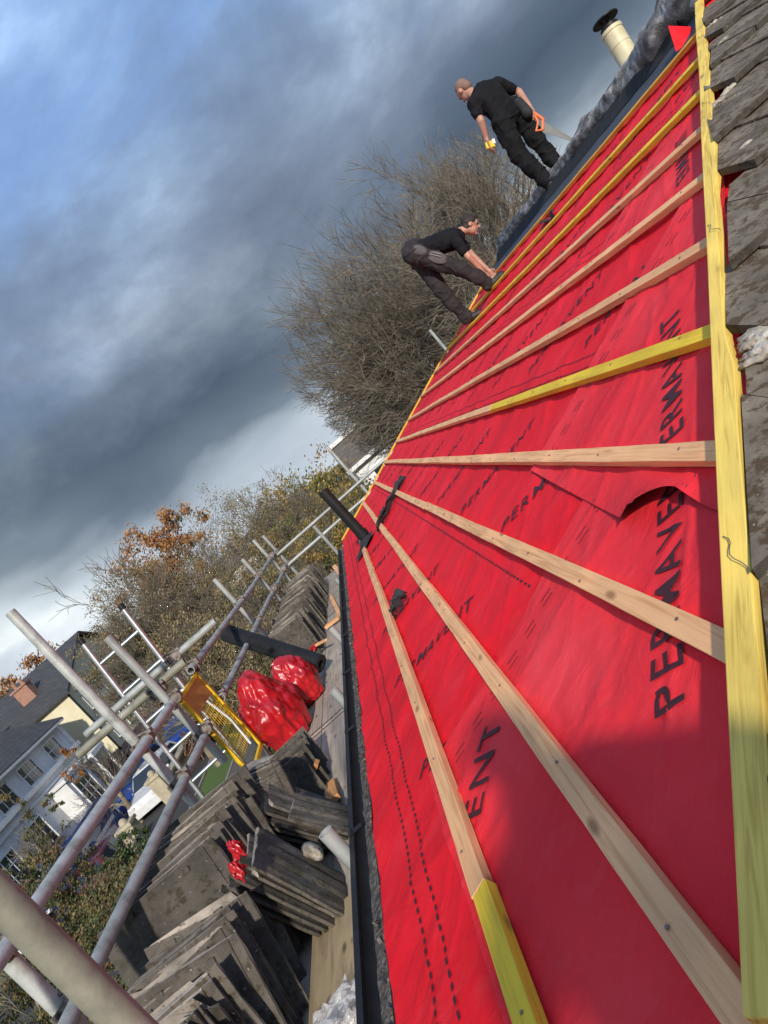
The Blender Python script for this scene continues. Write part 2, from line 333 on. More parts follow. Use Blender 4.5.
    def build(s, name, mats, parent=None, loc=None, bevel=0, rot=None, norm=True):
        me = bpy.data.meshes.new(name)
        o0 = ORG.get(parent, V((0, 0, 0))) if parent else (V(loc) if loc is not None else V((0, 0, 0)))
        if parent is None and loc is None and s.v:
            mn = V([min(v[i] for v in s.v) for i in range(3)]); mx = V([max(v[i] for v in s.v) for i in range(3)])
            o0 = V(((mn.x+mx.x)/2, (mn.y+mx.y)/2, mn.z))
        me.from_pydata([tuple(v-o0) for v in s.v], [], s.f)
        mats = mats if isinstance(mats, (list, tuple)) else [mats]
        for m in mats: me.materials.append(m)
        me.polygons.foreach_set('material_index', s.m); me.polygons.foreach_set('use_smooth', s.sm)
        if norm:
            bm = bmesh.new(); bm.from_mesh(me); bmesh.ops.recalc_face_normals(bm, faces=bm.faces); bm.to_mesh(me); bm.free()
        o = bpy.data.objects.new(name, me); COL.objects.link(o)
        if parent: o.parent = parent
        else: o.location = o0
        ORG[o] = o0 if parent else o0
        if bevel:
            b = o.modifiers.new('bevel', 'BEVEL'); b.width = bevel; b.segments = 2; b.limit_method = 'ANGLE'
        return o
def nz(p, s=1.0, seed=0): return noise.noise(V(p)*s+V((seed*7.3, seed*3.1, seed*1.7)))

def copy_tree(o, parent=None):
    c = o.copy(); COL.objects.link(c)
    if parent: c.parent = parent
    for ch in list(o.children): copy_tree(ch, c)
    return c

# ------------------------------------------------------------------ light + world
SAZ, SEL = V((.09, -1.0, 0)).normalized(), R(27)
sdir = V((SAZ.x*math.cos(SEL), SAZ.y*math.cos(SEL), math.sin(SEL)))
sl = bpy.data.lights.new('sun', 'SUN'); sl.energy = 4.1; sl.angle = R(2.0); sl.color = (1, .93, .82)
so = bpy.data.objects.new('sun', sl); COL.objects.link(so); so.rotation_euler = sdir.to_track_quat('Z', 'Y').to_euler(); so.location = (0, -8, 12)
w = bpy.data.worlds.new('World'); S.world = w; w.use_nodes = True; nt = w.node_tree; L = nt.links.new
bg = nt.nodes['Background']; bg.inputs['Strength'].default_value = .115
sky = nd(nt, 'ShaderNodeTexSky', sky_type='NISHITA'); sky.sun_disc = False; sky.sun_elevation = SEL
sky.sun_rotation = math.atan2(sdir.x, sdir.y)
tc = nd(nt, 'ShaderNodeTexCoord'); se = nd(nt, 'ShaderNodeSeparateXYZ'); L(tc.outputs['Generated'], se.inputs[0])
zc = nd(nt, 'ShaderNodeMath', operation='MAXIMUM'); L(se.outputs['Z'], zc.inputs[0]); zc.inputs[1].default_value = 0
za = nd(nt, 'ShaderNodeMath', operation='ADD'); L(zc.outputs[0], za.inputs[0]); za.inputs[1].default_value = .16
dv = nd(nt, 'ShaderNodeVectorMath', operation='DIVIDE'); L(tc.outputs['Generated'], dv.inputs[0])
cz = nd(nt, 'ShaderNodeCombineXYZ')
for k in range(3): L(za.outputs[0], cz.inputs[k])
L(cz.outputs[0], dv.inputs[1])
def wn(scale, detail, rough, loc, dist=0, st=(1, 1, 0)):
    mp = nd(nt, 'ShaderNodeMapping'); mp.inputs['Location'].default_value = loc; mp.inputs['Scale'].default_value = st
    mp.inputs['Rotation'].default_value = (0, 0, R(12)); L(tc.outputs['Generated'], mp.inputs['Vector'])
    n = nd(nt, 'ShaderNodeTexNoise'); n.inputs['Scale'].default_value = scale; n.inputs['Detail'].default_value = detail
    n.inputs['Roughness'].default_value = rough; n.inputs['Distortion'].default_value = dist; L(mp.outputs[0], n.inputs['Vector']); return n
def m2(op, a, b, c=None):
    n = nd(nt, 'ShaderNodeMath', operation=op)
    for i, x in enumerate((a, b, c)):
        if x is None: continue
        if isinstance(x, (int, float)): n.inputs[i].default_value = x
        else: L(x, n.inputs[i])
    return n.outputs[0]
nA = wn(1.6, 4, .5, (2.3, .7, 0), .2, (1, 1, 1.9)); nB = wn(2.7, 11, .58, (5.1, 3.3, .4), .12, (1, 1, 1.9)); nC = wn(2.2, 8, .58, (9.2, 1.1, 2), .3, (1, 1, 2.2))
zp = m2('ADD', zc.outputs[0], m2('MULTIPLY', m2('SUBTRACT', nA.outputs['Fac'], .5), .34))
zp = m2('ADD', zp, m2('MULTIPLY', m2('SUBTRACT', nB.outputs['Fac'], .5), .20))
xw = m2('MULTIPLY', m2('MINIMUM', m2('ADD', se.outputs['X'], .20), 0), .28)   # brighter gap low on the left
zp = m2('ADD', zp, xw)
cr = ramp(nt, [(0, (.62, .68, .74)), (.04, (.42, .49, .56)), (.08, (.16, .205, .26)), (.15, (.092, .128, .178)), (.23, (.135, .178, .24)), (.32, (.19, .24, .325)), (.42, (.21, .29, .43)), (.54, (.21, .34, .60)), (.8, (.26, .38, .62))])
L(zp, cr.inputs['Fac'])
br = ramp(nt, [(.36, (.74, .77, .81)), (.48, (1, 1, 1)), (.56, (1.30, 1.27, 1.20)), (.67, (2.0, 1.88, 1.68))]); L(nB.outputs['Fac'], br.inputs['Fac'])
mu = nd(nt, 'ShaderNodeMixRGB', blend_type='MULTIPLY'); mu.inputs[0].default_value = 1; L(cr.outputs[0], mu.inputs[1]); L(br.outputs[0], mu.inputs[2])
sc10 = nd(nt, 'ShaderNodeVectorMath', operation='SCALE'); sc10.inputs['Scale'].default_value = 10.2; L(mu.outputs[0], sc10.inputs[0])
gate_ = m2('MULTIPLY', nd_out := (lambda: (lambda r: (L(nC.outputs['Fac'], r.inputs['Fac']), r.outputs['Color'])[1])(ramp(nt, [(.44, (0, 0, 0)), (.62, (1, 1, 1))])))(),
           (lambda r: (L(zc.outputs[0], r.inputs['Fac']), r.outputs['Color'])[1])(ramp(nt, [(.26, (0, 0, 0)), (.48, (.85, .85, .85))])))
mm = nd(nt, 'ShaderNodeMixRGB'); L(gate_, mm.inputs[0]); L(sc10.outputs[0], mm.inputs[1])
skb = nd(nt, 'ShaderNodeVectorMath', operation='MULTIPLY'); skb.inputs[1].default_value = (1.5, 1.6, 1.85); L(sky.outputs[0], skb.inputs[0]); L(skb.outputs[0], mm.inputs[2])
L(mm.outputs[0], bg.inputs['Color'])
S.view_settings.view_transform = 'Standard'; S.view_settings.look = 'None'; S.view_settings.exposure = 0; S.view_settings.gamma = 1

# ------------------------------------------------------------------ THE HOUSE
house = empty('house', (RX, 5, GZ), 'house being re-roofed, its slope covered in red membrane and timber battens', 'house')
XF = 2*RX-EX
b = MB(); b.b2((EX+.30, EY+.30, GZ), (XF-.30, YF-.25, TAN*EX-D0-.16)); b.prism([(EX+.3, TAN*EX-D0-.16), (XF-.3, TAN*EX-D0-.16), (RX, TAN*RX-D0-.20)], YF-.40, YF-.25)
b.build('wall', M['brickp'], house)
# slopes below the membrane (boarding/rafters as solid thin slabs)
def slab(name, pts, t, m, parent):
    pts = [V(p) for p in pts]; n = (pts[1]-pts[0]).cross(pts[2]-pts[0]).normalized()
    if n.z < 0: n = -n
    b = MB(); k = len(pts); vs = pts+[p-n*t for p in pts]
    b.add(vs, [tuple(range(k)), tuple(range(2*k-1, k-1, -1))]+[(i, (i+1) % k, k+(i+1) % k, k+i) for i in range(k)])
    return b.build(name, m, parent)
lo = -.035
slab('roof_slope', [roof(EX+.02, EY+.02, lo), roof(EX+.02, YF-.02, lo), roof(RX, YF-.02, lo), roof(RX, H1.y, lo)], .05, M['board'], house)
far_n = lambda X, Y, l=0: V((X, Y, TAN*(2*RX-X)-D0+l))
slab('roof_slope', [near(EX+.02, EY+.02, lo), near(XF, EY+.02, lo), V((RX, H1.y, TAN*RX-D0-.037))], .05, M['board'], house)
# far-side tiled slope, seen only from elsewhere
b = MB()
rows = 14
for i in range(rows):
    x0 = RX+.02+i*(XF-RX)/rows; x1 = RX+.02+(i+1)*(XF-RX)/rows+.03
    y0a = H1.y-(x0-RX)*1.06; y0b = H1.y-(x1-RX)*1.06
    a0, a1, c0, c1 = far_n(x0, y0a, .03), far_n(x0, YF, .03), far_n(x1, YF, .065), far_n(x1, y0b, .065)
    b.add([a0, a1, c1, c0] if False else [a0, a1, c0, c1], [(0, 1, 2, 3)]); b.add([c1, c0, c0-V((0, 0, .035)), c1-V((0, 0, .035))], [(0, 1, 2, 3)])
b.build('tiled_slope', M['tileroof'], house, norm=False)
slab('roof_slope', [far_n(RX, H1.y, -.04), far_n(RX, YF-.02, -.04), far_n(XF, YF-.02, -.04), far_n(XF, EY, -.04)], .05, M['board'], house)

# membrane surface height (along roof normal)
LAPS = [-.50, .20, .98, 1.75, 2.5]
def hgt(X, Y):
    h = .0022*nz((X*1.0, Y*1.0, 0), 2.2)+.0016*nz((X, Y, 3), 6)
    h += .0075*math.sin(math.pi*((Y+.15) % .45)/.45)*-1+.003
    # diagonal creases
    c = nz(((X-Y)*2.6, (X+Y)*.5, 5), 1.7); h += .0035*max(0, 1-abs(c)*9)
    c2 = nz(((X+.2*Y)*1.0, Y*4.5, 9), 1.1); h += .0028*max(0, 1-abs(c2)*8)
    k = 0
    for l in LAPS:
        if X > l-.05: k = l-.05
    if X > LAPS[0]-.05: h += .004*max(0, 1-(X-k)/.5)
    return h
XT = 3.36
NX, NY = 150, 380
b = MB()
def mf(u, v):
    X = EX-.005+u*(XT-EX)
    Y0 = max(hipY(X)-.05, EY+.02) if X > -.7 else EY
    # near edge follows the hip and folds over it
    Y = Y0+(YF-Y0)*(v**1.6)
    edge = .006*nz((Y*1.6, 0, 0), 1) if u < .01 else 0
    top = .05*nz((Y*1.1, 2, 0), 1)*(u**12)
    return roof(X+edge+top, Y, hgt(X, Y))
b.grid(mf, NX, NY)
memb = b.build('membrane', M['red'], house)
# droop of the eaves edge into the gutter
b = MB(); b.grid(lambda u, v: roof(EX-.003, EY+.05+(YF-EY-.05)*v, hgt(EX, EY+(YF-EY)*v))+V((-.012*u+.006*nz((v*30, 0, 0)), 0, -.03*u)), 4, 120)
b.build('membrane_edge', M['red'], house)
# red underlay on the near face, showing beside the hip timber
b = MB(); b.add([near(hipX(EY+.03)-.02, EY+.03, .008), near(XF-.3, EY+.03, .008), near(RX+.1, H1.y-.02, .008), near(RX-.02, H1.y-.04, .008)], [(0, 1, 2, 3)])
b.build('membrane', M['red'], house)

# overlapping sheets wrapped over the hip
def strip(xlow, xhigh, yend, lift, seed, flap=False):
    def edge(Y):
        e = xlow+.012*nz((Y*2, seed, 0))
        if flap:
            t = max(0, min(1, (yend-Y)/.95)); e = .53-.115*t
            if Y < 1.60: e += .04*math.exp(-((Y-1.44)/.11)**2)+.05*max(0, min(1, (1.60-Y)/.2))
        return e
    def fn(u, v, dz=0):
        Y = yend+.012*math.sin(u*9+seed) - (yend-(xlow+.4))*0
        # param: v 0 at hip, 1 at far end; u across slope
        Xg = xlow+(xhigh-xlow)*u
        yh = hipY(Xg)-.03
        Yv = yh+(Y-yh)*v
        if flap:
            Xg = edge(Yv)+(xhigh-edge(Yv))*u; yh = hipY(Xg)-.03; Yv = yh+(Y-yh)*v
        else: Xg = Xg+(.01*nz((Yv*2, seed, 0)) if u < .3 else 0)
        l = lift+hgt(Xg, Yv)+dz+.0022*nz((Xg*3, Yv*3, seed), 1.5)
        if flap:
            t = Xg-edge(Yv); k = max(0, min(1, (.552-Xg)/.10))**1.2
            l += k*(.060*math.exp(-((Yv-1.44)/.11)**2)+.014*max(0, math.sin((Yv-1.2)*7.0))*(1 if Yv > 1.5 else 0)*.6)
        return roof(Xg, Yv, l)
    b = MB(); b.grid(lambda u, v: fn(u, v), 50, 110); b.cm = 1; b.grid(lambda u, v: fn(u, v, -.0018), 50, 110, flip=True)
    o = b.build('membrane_overlap', [M['red2'], M['under']], house, norm=False)
    def lf(X, Y): return lift+hgt(X, Y)+.0022*nz((X*3, Y*3, seed), 1.5)
    return o, lf
st1, lf1 = strip(EX+.28, .66, 1.92, .0055, 1)
st2, lf2 = strip(.50, 1.72, 2.56, .0110, 2, True)
st3, lf3 = strip(1.66, 2.75, 3.55, .0075, 3)

# printing
def text_mesh(body, size, shear=0.0):
    cu = bpy.data.curves.new('t', 'FONT'); cu.body = body; cu.size = size; cu.shear = shear; cu.offset = size*.008; cu.space_character = 1.14
    o = bpy.data.objects.new('t', cu); COL.objects.link(o)
    dg = bpy.context.evaluated_depsgraph_get(); me = bpy.data.meshes.new_from_object(o.evaluated_get(dg))
    bpy.data.objects.remove(o); bm = bmesh.new(); bm.from_mesh(me)
    bmesh.ops.triangulate(bm, faces=bm.faces)
    for _ in range(2):
        es = [e for e in bm.edges if e.calc_length() > size*.3]
        bmesh.ops.subdivide_edges(bm, edges=es, cuts=1); bmesh.ops.triangulate(bm, faces=bm.faces)
    vs = [v.co.copy() for v in bm.verts]; bm.verts.index_update(); fs = [tuple(v.index for v in f.verts) for f in bm.faces]; bm.free()
    return vs, fs
def glyphs(size):
    out = []; x = 0
    for ch in 'PERMAVENT':
        vs, fs = text_mesh(ch, size); w_ = max(v.x for v in vs)
        out.append(([V((v.x+x, v.y, 0)) for v in vs], fs)); x += w_+size*.13
    return out
WORD = glyphs(.098)
def word(parent, W, *a, **k):
    V_, F_ = [], []; X0, Y0, ang, hf = a[:4]; clipf = a[4] if len(a) > 4 else None; sx = a[5] if len(a) > 5 else 1; sy = a[6] if len(a) > 6 else 1
    c, s = math.cos(ang), math.sin(ang)
    for vs, fs in W:
        P = [(X0+(v.x*sx*c-v.y*sy*s)*math.cos(TH), Y0+v.x*sx*s+v.y*sy*c) for v in vs]
        if clipf and not all(clipf(*p) for p in P): continue
        k = len(V_); V_ += P; F_ += [tuple(i+k for i in f) for f in fs]
    if F_:
        b = MB(); b.add([roof(p[0], p[1], hf(*p)+.0036) for p in V_], F_); b.build('lettering', M['print'], parent, norm=False)
def letter(parent, vf, X0, Y0, ang, hf, clipf=None, sx=1, sy=1):
    vs, fs = vf; c, s = math.cos(ang), math.sin(ang); out = []
    P = []
    for v in vs:
        x = (v.x*sx*c-v.y*sy*s); y = (v.x*sx*s+v.y*sy*c)
        P.append((X0+x*math.cos(TH), Y0+y))
    if clipf: fs = [f for f in fs if all(clipf(*P[i]) for i in f)]
    if not fs: return
    used = sorted({i for f in fs for i in f}); mp = {i: k for k, i in enumerate(used)}
    b = MB(); b.add([roof(P[i][0], P[i][1], hf(*P[i])+.0022) for i in used], [tuple(mp[i] for i in f) for f in fs])
    b.build('lettering', M['print'], parent, norm=False)
def clip_base(X, Y):
    return EX+.03 < X < XT-.05 and Y < YF-.05 and Y > hipY(X)+.03
def clip_dash(X, Y):
    if not clip_base(X, Y): return False
    if X < .66 and Y < 1.96 and X > EX+.26: return False
    if .40 < X < 1.74 and Y < 2.60: return False
    return not (1.62 < X < 2.78 and Y < 3.6)
for r_, X0 in enumerate((-.425, .289, 1.057, 1.82, 2.58)):
    y = [1.99, 2.54, 2.83, 2.4, 2.9][r_]
    while y < YF+.3:
        word(memb, WORD, X0, y, R(-41), hgt, clip_base, 1.0, .95); y += .84
BIG = glyphs(.107)
word(st1, BIG, .165, 1.035, R(46.8), lf1, lambda X, Y: X < .63 and Y > hipY(X)-.02)
word(st1, glyphs(.125), -.64, 1.10, R(44), lf1, lambda X, Y: EX+.30 < X < .5 and Y < 1.9)
word(st2, BIG, .60, 1.50, R(46.8), lf2, lambda X, Y: .56 < X < 1.68)
word(st3, BIG, 1.72, 2.66, R(46.8), lf3, lambda X, Y: 1.70 < X < 2.7 and Y < 3.5)
def dashes(parent, items, hf):
    b = MB()
    for (X, Y, lx, ly, sk) in items:
        cs = [(X-lx, Y-ly-sk), (X+lx, Y-ly+sk), (X+lx, Y+ly+sk), (X-lx, Y+ly-sk)]
        b.add([roof(a, c, hf(a, c)+.0024) for a, c in cs], [(0, 1, 2, 3)])
    b.build('printed_dashes', M['print'], parent, norm=False)
it = []
for l in LAPS:
    for dx in (-.028, .028) if l != .20 else (-.012, .075):
        y = EY+.1
        while y < YF-.05:
            if clip_dash(l+dx, y) or l < 0 and y > hipY(l)+.1: it.append((l+dx, y, .0035, .0095, 0))
            y += .034
dashes(memb, it, hgt)
it1 = []; x = -.34
while x < .62:
    if x > .53: break
    for dy in (-.016, .016): it1.append((x+dy*.2, 1.80+dy+0, .021, .0022, -.004))
    x += .088
dashes(st1, it1, lf1)
it2 = []; x = .60
while x < 1.66:
    for dy in (-.016, .016): it2.append((x, 2.44+dy, .021, .0022, -.004))
    x += .088
dashes(st2, it2, lf2)
it3 = []; x = 1.74
while x < 2.7:
    for dy in (-.016, .016): it3.append((x, 3.42+dy, .021, .0022, -.004))
    x += .088
dashes(st3, it3, lf3)

# slate grey strip under the ridge, wavy edge
b = MB(); b.grid(lambda u, v: roof(3.24+.52*u+.03*nz((v*9, 0, 0))*(1-u), hipY(3.24+.52*u)+.02+(YF-hipY(3.24+.52*u)-.02)*v, .014+.004*nz((u*4, v*20, 1))), 20, 120)
b.build('ridge_sheet', M['ridgef'], house)

# battens
def timber(name, X, Y0, Y1, wdt, th, m, lift, seed, parent=house, dev=.004, label=None):
    n = max(3, int((Y1-Y0)/.12)); hw = wdt/2; b = MB()
    L_ = Y1-Y0; vs = []
    for i in range(n+1):
        y = -L_/2+L_*i/n; ox = dev*nz((y*.5, seed, 0))*1.6; oz = .0015*nz((y*.8, seed, 4))
        j = .0007
        for (a, c) in ((-hw, 0), (hw, 0), (hw, th), (-hw, th)):
            vs.append(V((a+ox+random.uniform(-j, j), y, c+oz+random.uniform(-j, j))))
    fs = [(i*4+k, i*4+(k+1) % 4, (i+1)*4+(k+1) % 4, (i+1)*4+k) for i in range(n) for k in range(4)]
    fs += [(0, 1, 2, 3), (n*4+3, n*4+2, n*4+1, n*4)]
    b.add(vs, fs); o = b.build(name, m, None, loc=(0, 0, 0), bevel=.0018)
    p = roof(X, (Y0+Y1)/2, lift)
    o.parent = parent; o.location = p-ORG[parent]; o.rotation_euler = (0, -TH, 0)
    ORG[o] = p
    if label: o['label'] = label
    return o
BX = [-.314, -.048, .262, .572, .886, 1.222, 1.59, 1.95, 2.31, 2.74, 3.17]
BC = ['pine', 'pine', 'pine', 'pine', 'yel', 'pine', 'pine', 'pine', 'yel', 'yel', 'orange']
BL = .0115
for i, (X, c) in enumerate(zip(BX, BC)):
    y0 = hipY(X)+(.015 if i > 1 else .0); y1 = YF+.02
    lift = BL
    segs = []
    if i == 0:
        segs = [(max(EY+.05, hipY(X)+.05), 1.27, 'yel'), (1.274, 5.3, 'pine'), (5.303, y1, 'pine')]
    elif i == 1: segs = [(hipY(X)+.0, 5.9, 'pine'), (5.903, y1, 'pine')]
    elif i == 4: jy = onroof(498, 408).y; segs = [(y0, jy, 'yel'), (jy+.003, y1, 'pine')]
    elif i == 2: segs = [(y0, 4.4, 'pine'), (4.403, y1, 'pine')]
    elif i in (3, 6): segs = [(y0, 5.1+i*.2, c), (5.103+i*.2, y1, c)]
    else: segs = [(y0, 6.0+.2*(i % 3), c), (6.003+.2*(i % 3), y1, c)]
    for (a, e, cc) in segs:
        timber('batten', X, a, e, .046, .026, M[cc], lift, i*3.3+a, dev=.006)
# nails on the battens
b = MB()
for i, X in enumerate(BX):
    y = hipY(X)+.2
    while y < 7:
        p = roof(X+random.uniform(-.008, .008), y, BL+.027); b.tube(p, p+NV*.002, .0035, n=6); y += .45
tag(b.build('nail_heads', M['coup'], house), kind='stuff')
# verge timber and its string
timberv = MB()
for (X0, X1) in ((EX+.02, 1.4), (1.403, RX-.05)):
    timberv = MB(); p0, p1 = roof(X0, YF+.035, .006), roof(X1, YF+.035, .006); c = (p0+p1)/2; l = (p1-p0).length
    timberv.box((0, 0, 0), (l, .035, .024), None); o = timberv.build('verge_batten', M['orange'], None, loc=(0, 0, 0), bevel=.002)
    o.parent = house; o.location = c-ORG[house]+NV*.02; o.rotation_euler = (0, -TH, 0)
# hip timber lies over the batten ends, along the hip
def hip_p(t, lift): # t along hip
    X = H0.x+(H1.x-H0.x)*t; Y = H0.y+(H1.y-H0.y)*t
    return V((X, Y, TAN*X-D0+lift))
hp0, hp1 = hip_p(0, 0), hip_p(1.0, 0)
hd = (hp1-hp0).normalized(); hs_ = hd.cross(V((0, 0, 1))).normalized(); hn = hs_.cross(hd)
def hiptimber(t0, t1, m, seed, wd=.047, th=.027, lift=.0385, side=.004):
    a, c = hip_p(t0, 0), hip_p(t1, 0); Lh = (c-a).length; n = 40; b = MB(); vs = []
    for i in range(n+1):
        y = -Lh/2+Lh*i/n; ox = .006*nz((y*.7, seed, 0)); oz = .003*nz((y*.9, seed, 2)); wv = .003*nz((y*5, seed, 7))
        wane = .010 if seed == 1 and -.30 < (y/Lh) < -.12 else 0
        for (q, z) in ((-wd/2, 0), (wd/2-wane+wv, 0), (wd/2-wane*1.4+wv, th), (-wd/2, th)): vs.append(V((q+ox, y, z+oz)))
    fs = [(i*4+k, i*4+(k+1) % 4, (i+1)*4+(k+1) % 4, (i+1)*4+k) for i in range(n) for k in range(4)]+[(0, 1, 2, 3), (n*4+3, n*4+2, n*4+1, n*4)]
    b.add(vs, fs); o = b.build('hip_batten', m, None, loc=(0, 0, 0), bevel=.0025); o.parent = house
    rotm = Matrix((hs_, hd, hn)).transposed().to_4x4(); rotm.translation = (a+c)/2+hn*lift+hs_*side-ORG[house]
    o.matrix_local = rotm; return o
hb = hiptimber(0.0, 1.0, M['yel2'], 1)
hb['label'] = 'yellow treated timber running up the hip over the batten ends'
# tie wires / pencil squiggles: thin wires curled over the hip timber
for t in (.025+.22*k for k in range(4)):
    b = MB(); base = hip_p(t+.09, 0)+hn*.068; pts = []
    for k in range(9):
        a = k/8; pts.append(base+hs_*(-.012+.034*a+.006*math.sin(a*9))-hd*(.10*a)+hn*(.004*math.sin(a*3.14)))
    b.path(pts, .0009, 5); b.build('binding_wire', M['coup'], house)

# gutter: half round, black, with grit
GX, GZt, GR = EX-.066, TAN*EX-D0-.035, .046
b = MB()
def gut(u, v, r): a = math.pi*(1+u); return V((GX+r*math.cos(a), EY-.1+(YF+.1-EY)*v, GZt+r*math.sin(a)))
b.grid(lambda u, v: gut(u, v, GR), 12, 30); b.grid(lambda u, v: gut(u, v, GR-.004), 12, 30, flip=True)
b.box((GX-GR-.004, (EY-.1+YF)/2, GZt+.002), (.020, YF+.1-EY, .012)); b.box((GX+GR-.001, (EY-.1+YF)/2, GZt+.003), (.009, YF+.1-EY, .008))
gu = b.build('gutter', M['blk'], house)
y = .5
while y < YF: 
    b = MB(); b.box((GX-GR-.004, y, GZt-.01), (.014, .03, .05)); b.box((GX-.03, y, GZt+.009), (GR+.01, .022, .005)); y += .9
    b.build('gutter_bracket', M['blk'], gu)
b = MB(); b.grid(lambda u, v: V((GX-.016+.072*u, EY+(YF-EY)*v, GZt-.026+.010*nz((u*3, v*150, 0))+.030*u)), 8, 260); b.build('gutter_debris', M['grit'], gu)
b = MB()
for k in range(260):
    y = random.uniform(.9, 8); s_ = random.uniform(.004, .012); b.box((GX+random.uniform(.01, .045), y, GZt-.008+random.uniform(0, .012)), (s_, s_*1.5, s_*.7), Matrix.Rotation(random.random()*3, 3, 'Z') @ Matrix.Rotation(random.random(), 3, 'X'), jit=s_*.2)
tag(b.build('gutter_grit', M['grit'], gu), kind='stuff')
b = MB(); b.b2((EX+.01, EY, GZt-.12), (EX+.03, YF, GZt+.022)); b.build('fascia', M['blk'], house)
b = MB(); b.b2((EX+.03, EY+.02, GZt-.13), (EX+.32, YF, GZt-.115)); b.build('soffit', M['whitep'], house)
b = MB(); b.b2((EX, EY-.01, GZt-.12), (XF, EY+.01, GZt+.022)); b.build('fascia', M['blk'], house)

# near face: tiles cut along the hip
def clip_poly(poly, f):
    out = []; n = len(poly)
    for i in range(n):
        p, q = poly[i], poly[(i+1) % n]; a, c = f(p), f(q)
        if a >= 0: out.append(p)
        if (a >= 0) != (c >= 0):
            t = a/(a-c); out.append((p[0]+(q[0]-p[0])*t, p[1]+(q[1]-p[1])*t))
    return out
b = MB()
GA = .36; rows = int((H1.y-EY)/GA)+1
def crag(c, s):
    ph = random.random()*9; mort = MB()
    mort.sphere(c, s, Matrix.Rotation(random.random()*3, 3, 'Z'), 24, 16, fn=lambda v, c=V(c), ph=ph, s=s: c+(v-V(c))*(.95+.55*nz((v-V(c))*(1.2/max(s)), 2.0, ph)+.30*nz((v-V(c))*(3/max(s)), 2.0, ph)))
    mort.build('bedding_mortar', M['mortar'], house)
for r_ in range(rows):
    yl = EY-.03+r_*GA; yh = yl+GA+.05; off = (.165 if r_ % 2 else 0)+.05
    x = EX-.2+off
    while x < 5.6:
        x0, x1 = x, x+.325; x += .33
        gap = .018+.035*nz((r_*3.1, x*2, 0), 2)+random.uniform(-.012, .012)
        tl = random.uniform(-.012, .012)
        poly = [(x0, yl), (x1, yl), (x1, yh), (x0, yh)]
        jag = random.uniform(-.12, .12)
        poly = clip_poly(poly, lambda p: (p[0]-hipX(p[1])-gap/1.0)+jag*(p[1]-yl))
        poly = clip_poly(poly, lambda p: (XF-(p[0]-EX)-EX+EX) - (hipX(p[1])-EX))
        if len(poly) < 3: continue
        area = abs(sum(poly[i][0]*poly[(i+1) % len(poly)][1]-poly[(i+1) % len(poly)][0]*poly[i][1] for i in range(len(poly))))/2
        if area < .012: continue
        # rough cut edge
        def lift(p, k=0): return .050+.032*(1-(p[1]-yl)/(yh-yl))+tl*(p[0]-x0)+k
        n = len(poly); top = [near(p[0], p[1], lift(p)) for p in poly]; bot = [near(p[0], p[1], lift(p, -.024)) for p in poly]
        b.add(top, [tuple(range(n))]); b.cm = 1; b.add(top+bot, [(i, (i+1) % n, n+(i+1) % n, n+i) for i in range(n)]); b.cm = 0
        b.add(bot, [tuple(range(n))])
        # interlock rib along the right side of each tile
        if poly[1][0] >= x1-.001 and area > .06:
            p = [(x1-.045, yl), (x1-.012, yl), (x1-.012, yh-.05), (x1-.045, yh-.05)]
            tp = [near(q[0], q[1], lift(q, .010)) for q in p]; bt = [near(q[0], q[1], lift(q, 0)) for q in p]
            b.add(tp+bt, [(0, 1, 2, 3)]+[(i, (i+1) % 4, 4+(i+1) % 4, 4+i) for i in range(4)])
o = b.build('tiled_slope', [M['tileroof'], M['tile']], house, bevel=.003); o['label'] = 'weathered grey concrete tiles still on the near hip face'
# broken bedding mortar beside the hip timber (at the photo's places and a few between)
for (px, py, s_) in ((737, 155, .055), (722, 133, .05), (716, 105, .05), (757, 335, .062), (724, 42, .05), (740, 236, .03), (728, 90, .04), (745, 320, .035), (762, 352, .06), (712, 128, .03), (712, 25, .04)):
    r = ray(px, py); nn = V((0, -NS, 1)); base = TAN*H0.x-D0-NS*H0.y+.055
    p = r*(base/r.dot(nn)); crag(p, (s_*1.0, s_*.7, s_*.27))
for k in range(12):
    X = EX+.1+k*.34+random.uniform(-.1, .1); Y = hipY(X)
    if k in (3, 5): continue
    crag(near(X+.13, Y, .035), (random.uniform(.02, .045), random.uniform(.02, .04), .025))

# vent pipe through the slope with its flashing
vp = atd(368, 541, 6.9); vt = atd(322, 491, 6.9)
vb = roof(vp.x, vp.y-.1, -.02); vtop = V((vb.x-.01, vb.y, vt.z))
b = MB(); b.tube(vb, vtop, .054, n=20, hollow=.88); b.tube(vb+V((0, 0, .10)), vb+V((0, 0, .16)), .062, n=20)
pipe = b.build('vent_pipe', M['blk'], house); pipe['label'] = 'dark plastic soil vent pipe near the far end of the red slope'
b = MB()
def fl(u, v):
    a = 2*math.pi*v; r = .055+.14*u*(1+.18*nz((math.cos(a), math.sin(a), 2), 2)); h = .05*(1-u)**2+.014*nz((u*3, a, 3), 2)*u+.028
    X = vb.x+r*math.cos(a)*.8-.05*u; Y = vb.y+r*math.sin(a)
    return roof(X, Y, h)
b.grid(fl, 9, 28); b.build('flashing', M['felt'], pipe)

